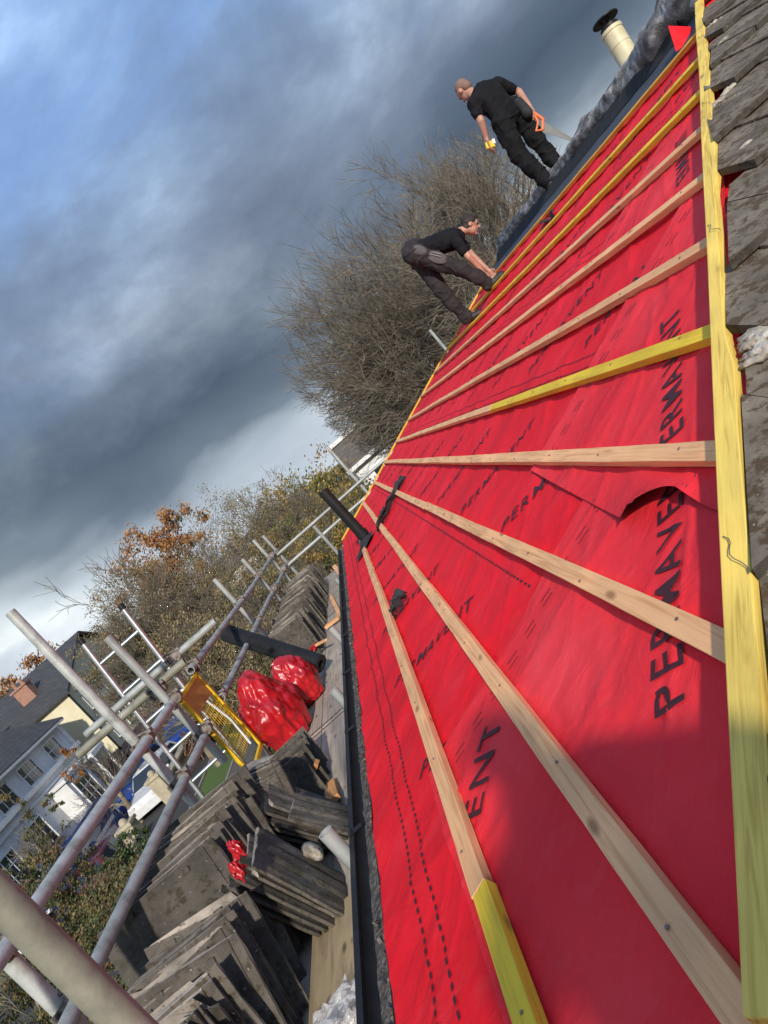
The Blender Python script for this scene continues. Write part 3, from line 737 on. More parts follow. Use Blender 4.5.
# cream flue with a round cowl, rising beyond the ridge
fb = atd(640, 78, 6.0); ft = atd(611, 30, 6.0)
b = MB(); ax = (ft-fb).normalized(); b.tube(fb-ax*.35, ft, .088, n=24); b.tube(ft-ax*.16, ft-ax*.15, .0915, n=24); b.tube(ft-ax*.03, ft, .094, n=24)
flue = b.build('flue', M['cream'], house); flue['label'] = 'cream metal flue rising behind the ridge'
b = MB(); b.tube(ft, ft+ax*.035, .078, n=20)
for k in range(3):
    a = k*2.1; e = ax.orthogonal().normalized(); f_ = ax.cross(e); q = (e*math.cos(a)+f_*math.sin(a))*.04; b.tube(ft+q, ft+q+ax*.10, .006, n=6)
b.tube(ft+ax*.10, ft+ax*.13, .115, .02, n=24); b.tube(ft+ax*.09, ft+ax*.10, .115, .115, n=24)
b.build('cowl', M['blk'], flue)

# ------------------------------------------------------------------ things lying on the roof
# crumpled silver-grey sheeting rolled along the ridge
b = MB(); n1, n2 = 130, 22
def rollf(u, v):
    Y = 4.35+(YF-.1-4.35)*u; a = 2*math.pi*v
    w_ = .125+.045*nz((Y*1.3, 0, 1), 1.5)+.11*max(0, 1-abs(Y-4.9)/.6)
    if u < .02 or u > .985: w_ *= .45
    rr = w_*(1+.30*nz((math.cos(a)*1.2, math.sin(a)*1.2, Y*2.4), 1.6)+.12*nz((math.cos(a)*3, math.sin(a)*3, Y*7), 1.5)+.10*abs(nz((a, Y*11, 4))))
    cx = RX+.06+.05*nz((Y*.9, 3, 0), 1.3); cz_ = TAN*RX-D0+.075+.012*nz((Y*1.5, 5, 0))
    return V((cx+rr*1.25*math.cos(a), Y, cz_+rr*.85*math.sin(a)))
b.grid(rollf, n1, n2+1)
rl = b.build('sheeting_roll', M['roll']); tag(rl, 'crumpled silvery grey sheeting bundled along the ridge of the red roof', 'sheeting')
b = MB(); b.grid(lambda u, v: roof(RX-.10-.10*u+.02*nz((v*20, 0, 0)), 4.75+(YF-.2-4.75)*v, .018+.07*(1-u)), 5, 80)
b.build('sheeting_hem', M['felt'], rl)
# scraps of black felt
def scrap(px0, py0, px1, py1, wd, label, seed, lift=.05, y=None):
    p0, p1 = onroof(px0, py0, lift), onroof(px1, py1, lift); d = p1-p0; s_ = NV.cross(d).normalized(); b = MB()
    def fn(u, v, dz=0):
        prof = (math.sin(math.pi*(.08+.84*u)))**.6*(.72+.45*nz((u*3, seed, 0), 1.5)); q = (v-.5)*wd*prof
        return p0+d*u+s_*(q+.02*nz((u*4, seed, 1)))+NV*(dz+.020*nz((u*4, v*3, seed), 1.6)+.022*math.sin(v*5+u*4)+.0)
    b.grid(lambda u, v: fn(u, v), 24, 12); b.grid(lambda u, v: fn(u, v, -.004), 24, 12, flip=True)
    o = b.build('felt_scrap', M['felt'], norm=False); tag(o, label, 'felt scrap', 'felt scraps on the battens'); return o
scrap(402, 476, 381, 518, .17, 'long twisted scrap of black felt draped across two battens near the vent pipe', 1, .05)
scrap(385, 507, 377, 529, .12, 'short crumpled black felt scrap at the lower end of the long twisted one', 5, .05)
scrap(401, 590, 391, 613, .13, 'small curled scrap of black felt on the lowest batten halfway down the slope', 3, .055)
scrap(543, 221, 553, 214, .16, 'tiny black felt scrap between upper battens of the red slope', 8, .02)
b = MB(); q_ = [atd(x, y, 4.45+o) for x, y, o in ((668, 26, .0), (691, 27, -.02), (690, 42, -.05), (676, 52, -.02))]
b.add(q_, [(0, 1, 2, 3)])
sl_ = b.build('membrane_offcut', M['red']); md = sl_.modifiers.new('s', 'SOLIDIFY'); md.thickness = .003
tag(sl_, 'stiff upturned corner of red membrane at the top of the hip', 'membrane offcut')

# ------------------------------------------------------------------ SCAFFOLD
sc = empty('scaffolding', (-1.3, 5, GZ), 'grey steel tube scaffolding with a boarded platform beside the gutter', 'scaffolding')
TR = .0265
def tube(name, p0, p1, m='galv', r=TR, hollow=True):
    p0, p1 = V(p0), V(p1); l = (p1-p0).length; b = MB()
    b.tube((0, 0, -l/2), (0, 0, l/2), r, n=20, hollow=.84 if hollow else 0)
    o = b.build(name, M[m], None, loc=(0, 0, 0)); o.parent = sc; c = (p0+p1)/2
    o.location = c-ORG[sc]; o.rotation_euler = (p1-p0).to_track_quat('Z', 'Y').to_euler(); ORG[o] = c
    return o
cp0 = None
def coupler(p, axis1='Y', axis2='Z', off=(0, 0, 0)):
    global cp0
    p = V(p)+V(off)
    if cp0 is None:
        b = MB()
        b.tube((0, -.022, 0), (0, .022, 0), .0325, n=16); b.tube((.052, 0, -.022), (.052, 0, .022), .0325, n=16)
        b.box((.03, 0, 0), (.05, .05, .05)); b.tube((-.02, 0, .035), (.075, 0, .05), .007, n=6); b.tube((.07, 0, .05), (.085, 0, .052), .013, n=6)
        b.tube((.06, .03, -.04), (.02, .06, -.03), .006, n=6); b.tube((.015, .06, -.03), (.028, .058, -.033), .013, n=6)
        b.box((-.03, 0, .03), (.03, .04, .02)); b.box((.075, .035, 0), (.02, .03, .04))
        o = b.build('coupler', M['coup'], None, loc=(0, 0, 0), bevel=.002); cp0 = o
    else:
        o = cp0.copy(); COL.objects.link(o)
    o.parent = sc; o.location = p-ORG[sc]
    if axis1 == 'X': o.rotation_euler = (0, 0, R(90))
    else: o.rotation_euler = (random.uniform(-.1, .1), random.uniform(-.15, .15), R(180))
    return o
XR, ZT, ZM = -1.65, -.43, -.70
XS = XR-.058
def dY(px, py, X): return atX(px, py, X).y
# guard rails near bay
yA = -1.2; yB = dY(165, 699, XR)+.02
tube('guard_rail', (XR, yA, ZT), (XR, yB, ZT), 'galvd'); tube('guard_rail', (XR, yA, ZM), (XR, yB, ZM-.01), 'galvd')
# guard rails of the far bays
yC = dY(190, 661, XR); YE = 11.6
tube('guard_rail', (XR, yC-.12, ZT+.02), (XR, 8.3, ZT-.02), 'galvd'); tube('guard_rail', (XR, yC-.05, ZM), (XR, 8.6, ZM), 'galvd')
tube('guard_rail', (XR-.06, 8.0, ZT-.03), (XR-.06, YE+.2, ZT-.03), 'galvd'); tube('guard_rail', (XR-.06, 8.2, ZM-.03), (XR-.06, YE+.2, ZM-.05), 'galvd')
# return across the gable
tube('guard_rail', (XR-.3, YE, ZT-.08), (3.5, YE, ZT-.06), 'galv'); tube('guard_rail', (XR-.2, YE, ZM-.05), (3.5, YE, ZM-.06), 'galv')
# uprights
def upright(px, py, X, ztop=None, zbot=GZ, m='galv', name='upright_tube', lean=(0, 0)):
    p = atX(px, py, X)
    zt = p.z if ztop is None else ztop
    t = tube(name, (X+lean[0]*0, p.y, zt), (X, p.y, zbot), m)
    return p.y
y1_ = upright(10, 612, XS, m='galvd')
y2_ = upright(30, 980, XS-.02, ztop=.35, m='galvd')
y3_ = upright(107, 637, XS, zbot=-.93, m='galv')
y4_ = upright(188, 671, XS, m='galv')
y5_ = upright(214, 579, XS)
y6_ = upright(242, 559, XS)
y7_ = upright(253, 540, XS)
tube('upright_tube', (XS+.05, YE+.06, -.12), (XS+.05, YE+.06, GZ))
tube('upright_tube', (atd(328, 448, 11.9).x, YE+.06, atd(328, 448, 11.9).z), (atd(328, 448, 11.9).x, YE+.06, GZ))
tube('upright_tube', (2.6, YE+.06, .6), (2.6, YE+.06, GZ))
# near inner upright, close to the lens
pn = atX(0, 900, -.80); tube('upright_tube', (-.80, pn.y, .95), (-.795, pn.y, GZ), 'galvn', r=.0275)
for (px, py) in ((325, 832), (333, 690), (331, 628), (336, 579)):
    p = atX(px, py, -.815); tube('upright_tube', (-.815, p.y, p.z), (-.815, p.y, GZ), 'galv')
    coupler((-.815, p.y, ZB-.12))
tube('upright_tube', (-.85, 10.6, -.5), (-.85, 10.6, GZ))
# near-end return platform (behind the lens)
tube('guard_rail', (-1.9, -1.15, ZT), (2.6, -1.15, ZT), 'galvd'); tube('guard_rail', (-1.9, -1.15, ZM), (2.6, -1.15, ZM), 'galvd')
for x in (-1.7, .6, 2.5): tube('upright_tube', (x, -1.21, .2), (x, -1.21, GZ))
# transoms projecting out past the ladder
pt = atd(86, 730, 5.0); pt2 = atd(88, 744, 4.55)
tube('transom_tube', (pt.x, dY(188, 671, XS)+.07, -.28), (-1.35, dY(188, 671, XS)+.07, -.28), 'galvd')
tube('transom_tube', (pt2.x, y3_+.10, pt2.z), (-1.5, y3_+.10, pt2.z), 'galvn')
for y in (y2_, y1_, y4_+.1, y5_+.06, y6_+.06, 10.5):
    tube('transom_tube', (-2.0, y+.06, ZB-.065), (-.5, y+.06, ZB-.065), 'galvd')
for z in (ZB-.125,): tube('ledger_tube', (XS+.06, -1.2, z), (XS+.06, YE, z), 'galvd'); tube('ledger_tube', (-.87, -1.2, z), (-.87, YE, z), 'galvd')
tube('ledger_tube', (XS+.06, -1.2, -3.4), (XS+.06, YE, -3.4), 'galvd')
for y in (y1_, y2_, y3_, y4_, y5_, y6_, y7_):
    coupler((XR-.0, y, ZT), off=(.0, 0, 0)); coupler((XR, y, ZM))
coupler((XR, YE, ZT-.05)); coupler((XR, YE, ZM-.05)); coupler((XS, y3_+.06, -.34)); coupler((XS, y4_+.06, -.28)); coupler((XR, y4_, ZT+.02))
# boards
seg = [(-1.15, 1.62), (1.625, 4.75), (4.76, 8.2), (8.21, 11.5)]
bx = -.835; k = 0
bw = [.205, .213, .213, .213]
for bi, wd in enumerate(bw):
    x1 = bx; x0 = bx-wd; bx = x0-.006
    for si, (a, c) in enumerate(seg):
        sh = (bi % 2)*.5*(1 if 0 < si < 3 else 0); dz = random.uniform(-.003, .003)
        b = MB(); b.box((0, 0, -.02), (x1-x0, c-a, .038)); o = b.build('scaffold_board', M['board'], None, loc=(0, 0, 0), bevel=.003)
        o.parent = sc; o.location = V(((x0+x1)/2, (a+c)/2+sh*0, ZB+dz))-ORG[sc]
        b = MB()
        for e in (-1, 1):
            b.box((0, e*((c-a)/2-.03), .0005), (x1-x0+.004, .03, .002))
        hb_ = b.build('end_band', M['coup'], None, loc=(0, 0, 0)); hb_.parent = o
# narrow edge batten board, lighter, by the gutter
for k in range(4):
    b = MB(); b.box((0, 0, -.02), (.225, 3.3, .038)); o = b.build('scaffold_board', M['board'], None, loc=(0, 0, 0), bevel=.003)
    o.parent = sc; o.rotation_euler = (0, 0, R(90)); o.location = V((.3+k*0, -.28-.23*k, ZB))-ORG[sc]
for k in range(4):
    b = MB(); b.box((0, 0, -.02), (.225, 4.3, .038)); o = b.build('scaffold_board', M['board'], None, loc=(0, 0, 0), bevel=.003)
    o.parent = sc; o.rotation_euler = (0, 0, R(90)); o.location = V((.7, 10.75+.24*k-.1*0, ZB-.045))-ORG[sc]
b = MB(); b.box((0, 0, .10), (.032, 2.6, .2)); o = b.build('toe_board', M['board'], None, loc=(0, 0, 0), bevel=.002); o.parent = sc; o.location = V((XR+.045, 9.0, ZB))-ORG[sc]
# ladder
lad = empty('ladder', atd(160, 745, 5.1), 'tall aluminium ladder with black end caps standing outside the scaffold guard rail', 'ladder')
yl = 5.02
sA0, sA1 = atd(81, 641, 5.15), atd(203, 797, 5.15); sB0 = atd(120, 609, 5.15); wv_ = sB0-sA0
wv_ = V((wv_.x, .05, 0)); dn = (sA1-sA0).normalized(); tlen = (GZ-sA0.z)/dn.z
foot = sA0+dn*tlen
for s0 in (sA0, sA0+wv_):
    b = MB(); rot = (dn).to_track_quat('Z', 'Y').to_matrix(); b.tube(s0, s0+dn*tlen, .019, n=10); b.build('stile', M['alu'], lad, bevel=.003)
    b = MB(); b.tube(s0-dn*.015, s0+dn*.03, .023, n=10); b.build('end_cap', M['blk'], lad)
n = int(tlen/.27); b = MB()
for i in range(n):
    p = s0; q = sA0+dn*(.22+.27*i); b = MB(); b.tube(q, q+wv_, .015, n=8); b.build('rung', M['alu'], lad)
# yellow safety gate between the uprights
ga, gb = y3_+.02, y4_-.05; gt = atX(186, 660, XS).z-.05
def GP(px, py): return atX(px, py, XS+.04)
gp = [GP(187, 668), GP(240, 762)]
gz0, gz1 = -1.12, -.46
gate = empty('safety_gate', (XS+.04, (ga+gb)/2, gz0), 'yellow mesh safety gate closing the ladder opening of the scaffold', 'gate')
gx = XS+.045; b = MB()
for z in (gz0, gz1): b.box((gx, (ga+gb)/2, z), (.026, gb-ga, .026))
for y in (ga+.02, gb-.02): b.box((gx, y, (gz0+gz1)/2), (.026, .026, gz1-gz0))
b.build('frame', M['gate'], gate, bevel=.002)
b = MB(); b.box((gx-.002, (ga+gb)/2, gz1-.085), (.012, gb-ga-.05, .15)); b.build('panel', M['gatep'], gate)
b = MB()
y = ga+.05
while y < gb-.03: b.tube((gx, y, gz0+.1), (gx, y, gz1-.16), .0028, n=4); y += .038
z = gz0+.12
while z < gz1-.16: b.tube((gx, ga+.03, z), (gx, gb-.03, z), .0028, n=4); z += .038
b.build('wire_mesh', M['gate'], gate)
b = MB(); b.path([(gx+.03, ga+.25, gz1-.15), (gx+.035, ga+.32, gz1-.35), (gx+.03, ga+.30, gz0+.1)], .008, 6); b.build('tie_rope', M['whitep'], gate)

# ------------------------------------------------------------------ TILES ON THE PLATFORM
def tile_mesh(seed):
    rnd = random.Random(seed); b = MB(); W, H = .42, .415
    prof = [(-.5, .0), (-.5, .014), (-.43, .014), (-.43, .022), (-.36, .026), (-.20, .024), (-.12, .031), (.10, .031), (.18, .024), (.38, .026), (.44, .022), (.5, .022), (.5, .008), (.42, .008), (.42, .0)]
    nseg = 7; n = len(prof); vs = []
    for i in range(nseg+1):
        z = H*i/nseg
        for (a, t) in prof:
            e = .0
            if i in (0, nseg): e = rnd.uniform(-.004, .004)
            vs.append(V((a*W+(rnd.uniform(-.003, .003) if abs(a) > .49 else 0), t-.012, z+e)))
    chip = rnd.random()
    if chip < .6:
        cx = rnd.choice((-1, 1)); d = rnd.uniform(.03, .09)
        for v in vs:
            if v.x*cx > W*.5-d and v.z > H-.001: v.z -= (abs(v.x)-(W*.5-d))*rnd.uniform(.6, 1.1)
    b.cm = 0
    b.add(vs, [(i*n+k, i*n+(k+1) % n, (i+1)*n+(k+1) % n, (i+1)*n+k) for i in range(nseg) for k in range(n)])
    b.cm = 1
    b.add(vs[:n], [tuple(range(n))]); b.add(vs[-n:], [tuple(range(n))[::-1]])
    # nibs
    b.cm = 0
    for x in (-.1, .1): b.box((x, -.018, H-.03), (.03, .014, .018))
    o = b.build('roof_tile', [M['tile'], M['tileside']], None, loc=(0, 0, 0)); me = o.data
    bpy.data.objects.remove(o); return me
TM = [tile_mesh(s) for s in range(7)]
M['tile'].use_backface_culling = False
def tile(loc, rot, label, group, s=1.0):
    o = bpy.data.objects.new('roof_tile', random.choice(TM)); COL.objects.link(o); o.location = loc
    o.rotation_euler = rot; o.scale = (s, s*.78, s)
    return tag(o, label, 'roof tile', group)
Gt = 'old concrete roof tiles stacked on the scaffold platform'
RT = -1.27                     # X of right ends
def rowtiles(y0, y1, pitch, label, rx=RT, tilt=(0, 0), lean=-.2, zb=ZB, s=1.0, jit=1.0, yaw=0):
    y = y0; 
    while y < y1:
        t = (y-y0)/(y1-y0); th = tilt[0]+(tilt[1]-tilt[0])*t+random.uniform(-.02, .02)*jit
        # rotate about the lower right corner so the left end rises
        W = .42*s; cx = rx-W/2*math.cos(th)+random.uniform(-.014, .014)*jit; cz = zb+W/2*math.sin(th)+random.uniform(0, .012)*jit
        tile((cx, y, cz), (lean+random.uniform(-.04, .04)*jit, th, yaw+random.uniform(-.05, .05)*jit), label, Gt, s)
        y += pitch*random.uniform(.8, 1.25)
# near row
rowtiles(1.40, 1.98, .031, 'dark upright concrete roof tile in the nearest row at the photo bottom', lean=-.14, tilt=(.02, .02), jit=2.2)
rowtiles(2.00, 2.34, .034, 'lichen-streaked upright concrete roof tile between the nearest row and the broken tile', lean=-.30, tilt=(.05, .10), jit=2.5)
# low tiles below the upper group
rowtiles(2.50, 3.25, .06, 'concrete roof tile hidden low under the long pale-edged tiles', lean=-.5, tilt=(0, 0), s=.75, rx=-1.30)
y = 2.50
while y < 3.16:
    o = tile((RT-.285+random.uniform(-.02, .02), y, ZB+.14+random.uniform(0, .02)), (-.34+random.uniform(-.05, .05), .03+random.uniform(-.05, .05), random.uniform(-.05, .05)), 'long pale-edged concrete roof tile reaching over the middle guard rail beside the shrub', Gt)
    o.scale = (1.36, .8, 1); y += random.choice((.028, .034, .046, .072))
# broken tile laid diagonally between the two groups
o = tile((-1.50, 2.40, ZB+.02), (-.55, .16, .10), 'broken concrete roof tile with crumbling mossy face between two leaning groups', Gt, 1.06)
# fan of tiles
for k in range(18):
    a = k/17
    tile((-1.44+.12*a, 3.14+.34*a, ZB+.05*math.sin(a*3)), (-.34+.12*a, .20-.30*a, -.10-.95*a), 'roof tile fanned out at the apex of the pile below the yellow gate', Gt)
rowtiles(3.62, 4.10, .048, 'small dark upright roof tile in the row just before the red bags', rx=-1.18, lean=-.45, tilt=(0, 0), s=.60, jit=2)
rowtiles(3.55, 3.95, .050, 'roof tile behind the fan and next to the foot of the yellow gate', rx=-1.42, lean=-.32, tilt=(.1, .0), s=.72, jit=2)
# far row
rowtiles(6.75, 10.6, .052, 'grey concrete roof tile in the long upright row beyond the black roll', lean=-.30, tilt=(.02, .02), jit=2.6)
# tiles stood on edge facing the gutter, leaning back against the rows
def facestack(xb, y, n, lean, sx, sz, labels, yaw=0):
    for k in range(n):
        o = tile((xb-.029*k+random.uniform(-.004, .004), y+random.uniform(-.012, .012), ZB+.004+random.uniform(0, .008)+.004*k), (0, 0, 0), labels[1] if k == 0 else labels[0], Gt)
        o.rotation_euler = (Matrix.Rotation(yaw+random.uniform(-.04, .04), 3, 'Z') @ Matrix.Rotation(-lean-.02*k+random.uniform(-.02, .02), 3, 'Y') @ Matrix.Rotation(R(-90), 3, 'Z')).to_euler()
        o.scale = (sx, .85, sz)
facestack(-1.09, 2.68, 5, .30, .72, .98, ('roof tile seen edge-on in the nearer leaning stack by the poking tube', 'mossy roof tile facing the gutter on the nearer leaning stack, mortar lump on it'), .05)
facestack(-1.05, 3.22, 5, .46, .80, .98, ('concrete roof tile seen edge-on in the farther leaning stack before the offcuts', 'smooth grey roof tile facing the gutter on the farther leaning stack'), .12)
o = tile((-.96, 3.06, ZB+.01), (0, 0, 0), 'loose pale concrete roof tile slipped down between the two leaning stacks', Gt); o.scale = (.5, 1, .8)
o.rotation_euler = (Matrix.Rotation(-.15, 3, 'Z') @ Matrix.Rotation(-.62, 3, 'Y') @ Matrix.Rotation(R(-90), 3, 'Z')).to_euler()
b = MB(); cc = atd(312, 851, 2.86)
b.sphere(cc, (.03, .055, .04), Matrix.Rotation(.6, 3, 'Z'), 14, 9, fn=lambda v: cc+(v-cc)*(1+.5*nz((v-cc)*20, 1.5)))
tag(b.build('mortar_lump', M['mortar']), 'pale broken mortar lump lying on the nearer leaning tile stack', 'mortar lump')

# ------------------------------------------------------------------ OTHER THINGS ON THE PLATFORM
def timberpiece(name, p0, p1, w_, h_, m, label, cat, group=None, roll=0):
    p0, p1 = V(p0), V(p1); l = (p1-p0).length; b = MB(); b.box((0, 0, 0), (w_, l, h_), None, jit=.002)
    o = b.build(name, M[m], None, loc=(0, 0, 0), bevel=.002); o.location = (p0+p1)/2
    o.rotation_euler = ((p1-p0).to_track_quat('Y', 'Z') @ __import__('mathutils').Quaternion((0, 1, 0), roll)).to_euler()
    return tag(o, label, cat, group)
go = 'timber offcuts on the boards'
zo = ZB+.02
timberpiece('timber_offcut', atZ(309, 792, ZB+.03), atZ(317, 762, ZB+.14), .05, .025, 'offcut', 'reddish timber offcut propped upright behind the farther leaning tile stack', 'timber offcut', go)
timberpiece('timber_offcut', atZ(296, 790, zo), atZ(328, 786, zo), .045, .025, 'offcut', 'reddish timber offcut lying flat across the boards behind the leaning stacks', 'timber offcut', go)
timberpiece('timber_offcut', atZ(330, 784, zo), atZ(334, 800, zo+.03), .07, .03, 'offcut', 'short broad wooden block at the gutter side of the leaning stacks', 'timber offcut', go)
timberpiece('timber_offcut', atZ(331, 596, zo), atZ(341, 617, zo), .05, .025, 'pine', 'long thin pine offcut lying near the gutter beyond the black roll', 'timber offcut', go)
timberpiece('timber_offcut', atZ(326, 627, zo+.03), atZ(339, 617, zo+.03), .07, .03, 'pine', 'pale pine block crossing the end of the long thin offcut', 'timber offcut', go)
timberpiece('timber_offcut', atZ(334, 566, zo), atZ(340, 573, zo), .07, .03, 'pine', 'small pine block by the gutter at the far end of the platform', 'timber offcut', go)
timberpiece('timber_offcut', atZ(300, 694, zo+.02), atZ(312, 683, zo+.06), .05, .025, 'pine', 'pine stub poking out beside the red bags', 'timber offcut', go)
timberpiece('timber_offcut', atZ(316, 645, zo+.1), atZ(326, 640, zo+.1), .03, .02, 'pine', 'thin pine sliver resting on the black roll end', 'timber offcut', go)
# sheet of plywood near the bottom
pc = [atZ(353, 895, ZB+.012), atZ(309, 936, ZB+.012), atZ(298, 1060, ZB+.012), atZ(372, 1060, ZB+.012)]
pcx = sum((p for p in pc), V((0, 0, 0)))/4
b = MB(); x0, x1 = -1.24, -.90
pts = [(x0, .9), (x1, .9), (x1, atZ(353, 897, ZB).y), (x0, atZ(309, 938, ZB).y)]
b.prism(pts, ZB+.006, ZB+.02, 'Z'); o = b.build('plywood_sheet', M['ply']); tag(o, 'tan plywood offcut with a slanted cut lying on the boards at the near end', 'plywood')
# clear polythene
b = MB(); pp = [atZ(345, 1010, ZB+.06), atZ(372, 1012, ZB+.06)]
cpl = atZ(350, 1022, ZB+.05)
def plf(u, v):
    x = cpl.x-.17+.34*u; y = cpl.y-.25+.42*v
    rr = math.hypot(u-.5, v-.5); return V((x+.03*nz((u*3, v*3, 1), 2), y+.03*nz((u*3, v*3, 5), 2), ZB+.03+.10*max(0, .6-rr)+.055*nz((u*3, v*3, 2), 1.6)+.03*abs(nz((u*8, v*8, 3)))))
b.grid(plf, 40, 40, smooth=False); tag(b.build('polythene_sheet', M['clear'], norm=False), 'crumpled clear polythene wrap lying on the plywood at the near end', 'plastic sheet')
# red rubble bags
def bag(c, r, label, seed, tall=1.0, rot=0):
    c = V(c); b = MB()
    def fn(v):
        d = v-c; q = d.normalized(); w3 = V((nz(q*2, 1, 3), nz(q*2, 1, 4), nz(q*2, 1, 5)))*.35
        ds, _ = noise.voronoi(V((q.x*1.9, q.y*1.9, q.z*1.2))+w3+V((seed*3.1, seed, 0))); d2, _ = noise.voronoi(V((q.x*4.6, q.y*4.6, q.z*2.4))+w3*2+V((seed, seed*2.1, 3)))
        k = .80+.14*nz(q*1.3, 1, seed)+.26*ds[0]+.16*d2[0]+.012*nz(q*14, 1, seed)
        k *= 1-.18*max(0, q.z)**2
        p = c+d*k
        if d.z < -.55*r[2]: p.z = max(p.z, c.z-.62*r[2]*1.0)
        return p
    b.sphere(c, r, Matrix.Rotation(rot, 3, 'Z'), 120, 90, fn=fn)
    o = b.build('rubble_bag', M['redbag'])
    # knotted neck as part
    top = c+V((0, 0, r[2]*.58)); n_ = MB(); pts = [top+V((-.02*k, .02*k, .014*k)) for k in range(4)]
    n_.path(pts, [.085, .030, .028, .05], 9); nk = n_.build('tied_neck', M['redbag'], None, loc=o.location); nk.parent = o; nk.location = (0, 0, 0)
    return tag(o, label, 'bag', 'red rubble bags')
b1 = atZ(277, 694, -1.06); b2_ = atZ(288, 664, -1.08)
bag(V((-1.52, 5.06, ZB+.25)), (.19, .28, .38), 'larger shiny red plastic bag slumped against the guard rail', 1)
bag(V((-1.36, 5.58, ZB+.19)), (.15, .20, .28), 'smaller red plastic bag tucked behind the larger one under the black roll', 6)
# black roll
ra, rb = atd(321, 664, 6.0), atX(226, 633, XR-.12)
ra = V((ra.x, ra.y, max(ra.z, ZB+.09)))
b = MB(); b.tube(ra, rb, .078, n=28, hollow=.45); dr = (rb-ra).normalized()
b.tube(ra+dr*.002, ra+dr*.98*(rb-ra).length, .0795, n=28, cap=False)
tag(b.build('felt_roll', M['blk'], bevel=.002), 'thick black roll of sheeting leaning from the boards over the guard rail', 'roll')
# red scraps
def rag(c, s, label, seed, m='redbag'):
    c = V(c); b = MB(); b.grid(lambda u, v: c+V(((u-.5)*s[0]+.02*nz((u*4, v*4, seed)), (v-.5)*s[1], .5*s[2]*nz((u*3, v*3, seed+3), 1.3)+s[2]*(.5-abs(v-.5)))), 18, 18)
    o = b.build('red_scrap', M[m]); md = o.modifiers.new('s', 'SOLIDIFY'); md.thickness = .002; return tag(o, label, 'scrap')
rr1 = atd(240, 852, 2.50)
rag(rr1, (.035, .05, .085), 'twisted red membrane strip caught between near tile row and leaning stack', 2)
rag(atd(243, 874, 2.42), (.028, .045, .09), 'second lower tail of red strip hanging beside the nearer leaning stack', 7)
rag(atZ(313, 648, ZB+.10), (.12, .15, .06), 'small red plastic scrap at the foot of the black roll', 4)

# ------------------------------------------------------------------ PEOPLE
def capsule(b, p0, p1, r0, r1, n=14):
    p0, p1 = V(p0), V(p1); d = (p1-p0); l = d.length; d = d.normalized(); pts = []; rs = []
    for k in range(5):
        a = math.pi/2*k/4; pts.append(p0-d*r0*math.cos(a)*.98); rs.append(max(.002, r0*math.sin(a)))
    for k in range(1, 4): pts.append(p0+d*l*k/4); rs.append(r0+(r1-r0)*k/4)
    for k in range(5):
        a = math.pi/2*(1-k/4); pts.append(p1+d*r1*math.cos(a)*.98); rs.append(max(.002, r1*math.sin(a)))
    b.path(pts, rs, n)
def fuse(name, b, m, parent, vox, wr=0.0, wscale=9, smooth=6):
    o0 = b.build(name, m, None, loc=(0, 0, 0)); md = o0.modifiers.new('r', 'REMESH'); md.mode = 'VOXEL'; md.voxel_size = vox; md.use_smooth_shade = True
    ms = o0.modifiers.new('s', 'SMOOTH'); ms.factor = .5; ms.iterations = smooth
    dg = bpy.context.evaluated_depsgraph_get(); me = bpy.data.meshes.new_from_object(o0.evaluated_get(dg)); bpy.data.objects.remove(o0)
    org = ORG[parent] if parent else V((0, 0, 0))
    nrm = [v.normal.copy() for v in me.vertices]
    for v, n in zip(me.vertices, nrm):
        if wr: v.co = v.co+n*(wr*(nz(v.co, wscale)*1.2+.5*nz(v.co, wscale*2.1, 2)+1.1*(.35-min(.35, abs(nz(V((v.co.x, v.co.y, v.co.z*1.5)), wscale*.9, 5))*1.6))*2))
        v.co = v.co-org
    me.name = name; me.polygons.foreach_set('use_smooth', [True]*len(me.polygons))
    me.materials.clear(); me.materials.append(m)
    o = bpy.data.objects.new(name, me); COL.objects.link(o); o.parent = parent; ORG[o] = org
    return o
def hand(b, wrist, d, pn, s=1.0, curl=.9, mirror=1):
    """palm + five bent fingers; d: direction of the fingers, pn: palm normal"""
    d = d.normalized(); pn = (pn-d*pn.dot(d)).normalized(); sd = d.cross(pn)*mirror
    capsule(b, wrist, wrist+d*.03*s, .026*s, .026*s, 10)
    for k in range(4):
        off = (k-1.5)*.019*s; base = wrist+d*.085*s+sd*off; capsule(b, wrist+d*.025*s+sd*off*.8, base, .014*s, .0125*s, 8)
        L_ = (.038, .044, .041, .031)[k]*s; dd = d; p = base
        for j in range(3):
            ang = curl*(.35+.45*j); dd2 = (d*math.cos(ang)+pn*math.sin(ang)); q = p+dd2*L_*(1-.2*j); capsule(b, p, q, .0095*s, .0085*s, 8); p = q
    t0 = wrist+d*.025*s-sd*.022*s; t1 = t0-sd*.03*s+d*.03*s+pn*.012*s; t2 = t1+d*.03*s+pn*.018*s
    capsule(b, t0, t1, .014*s, .0115*s, 8); capsule(b, t1, t2, .0115*s, .0095*s, 8)
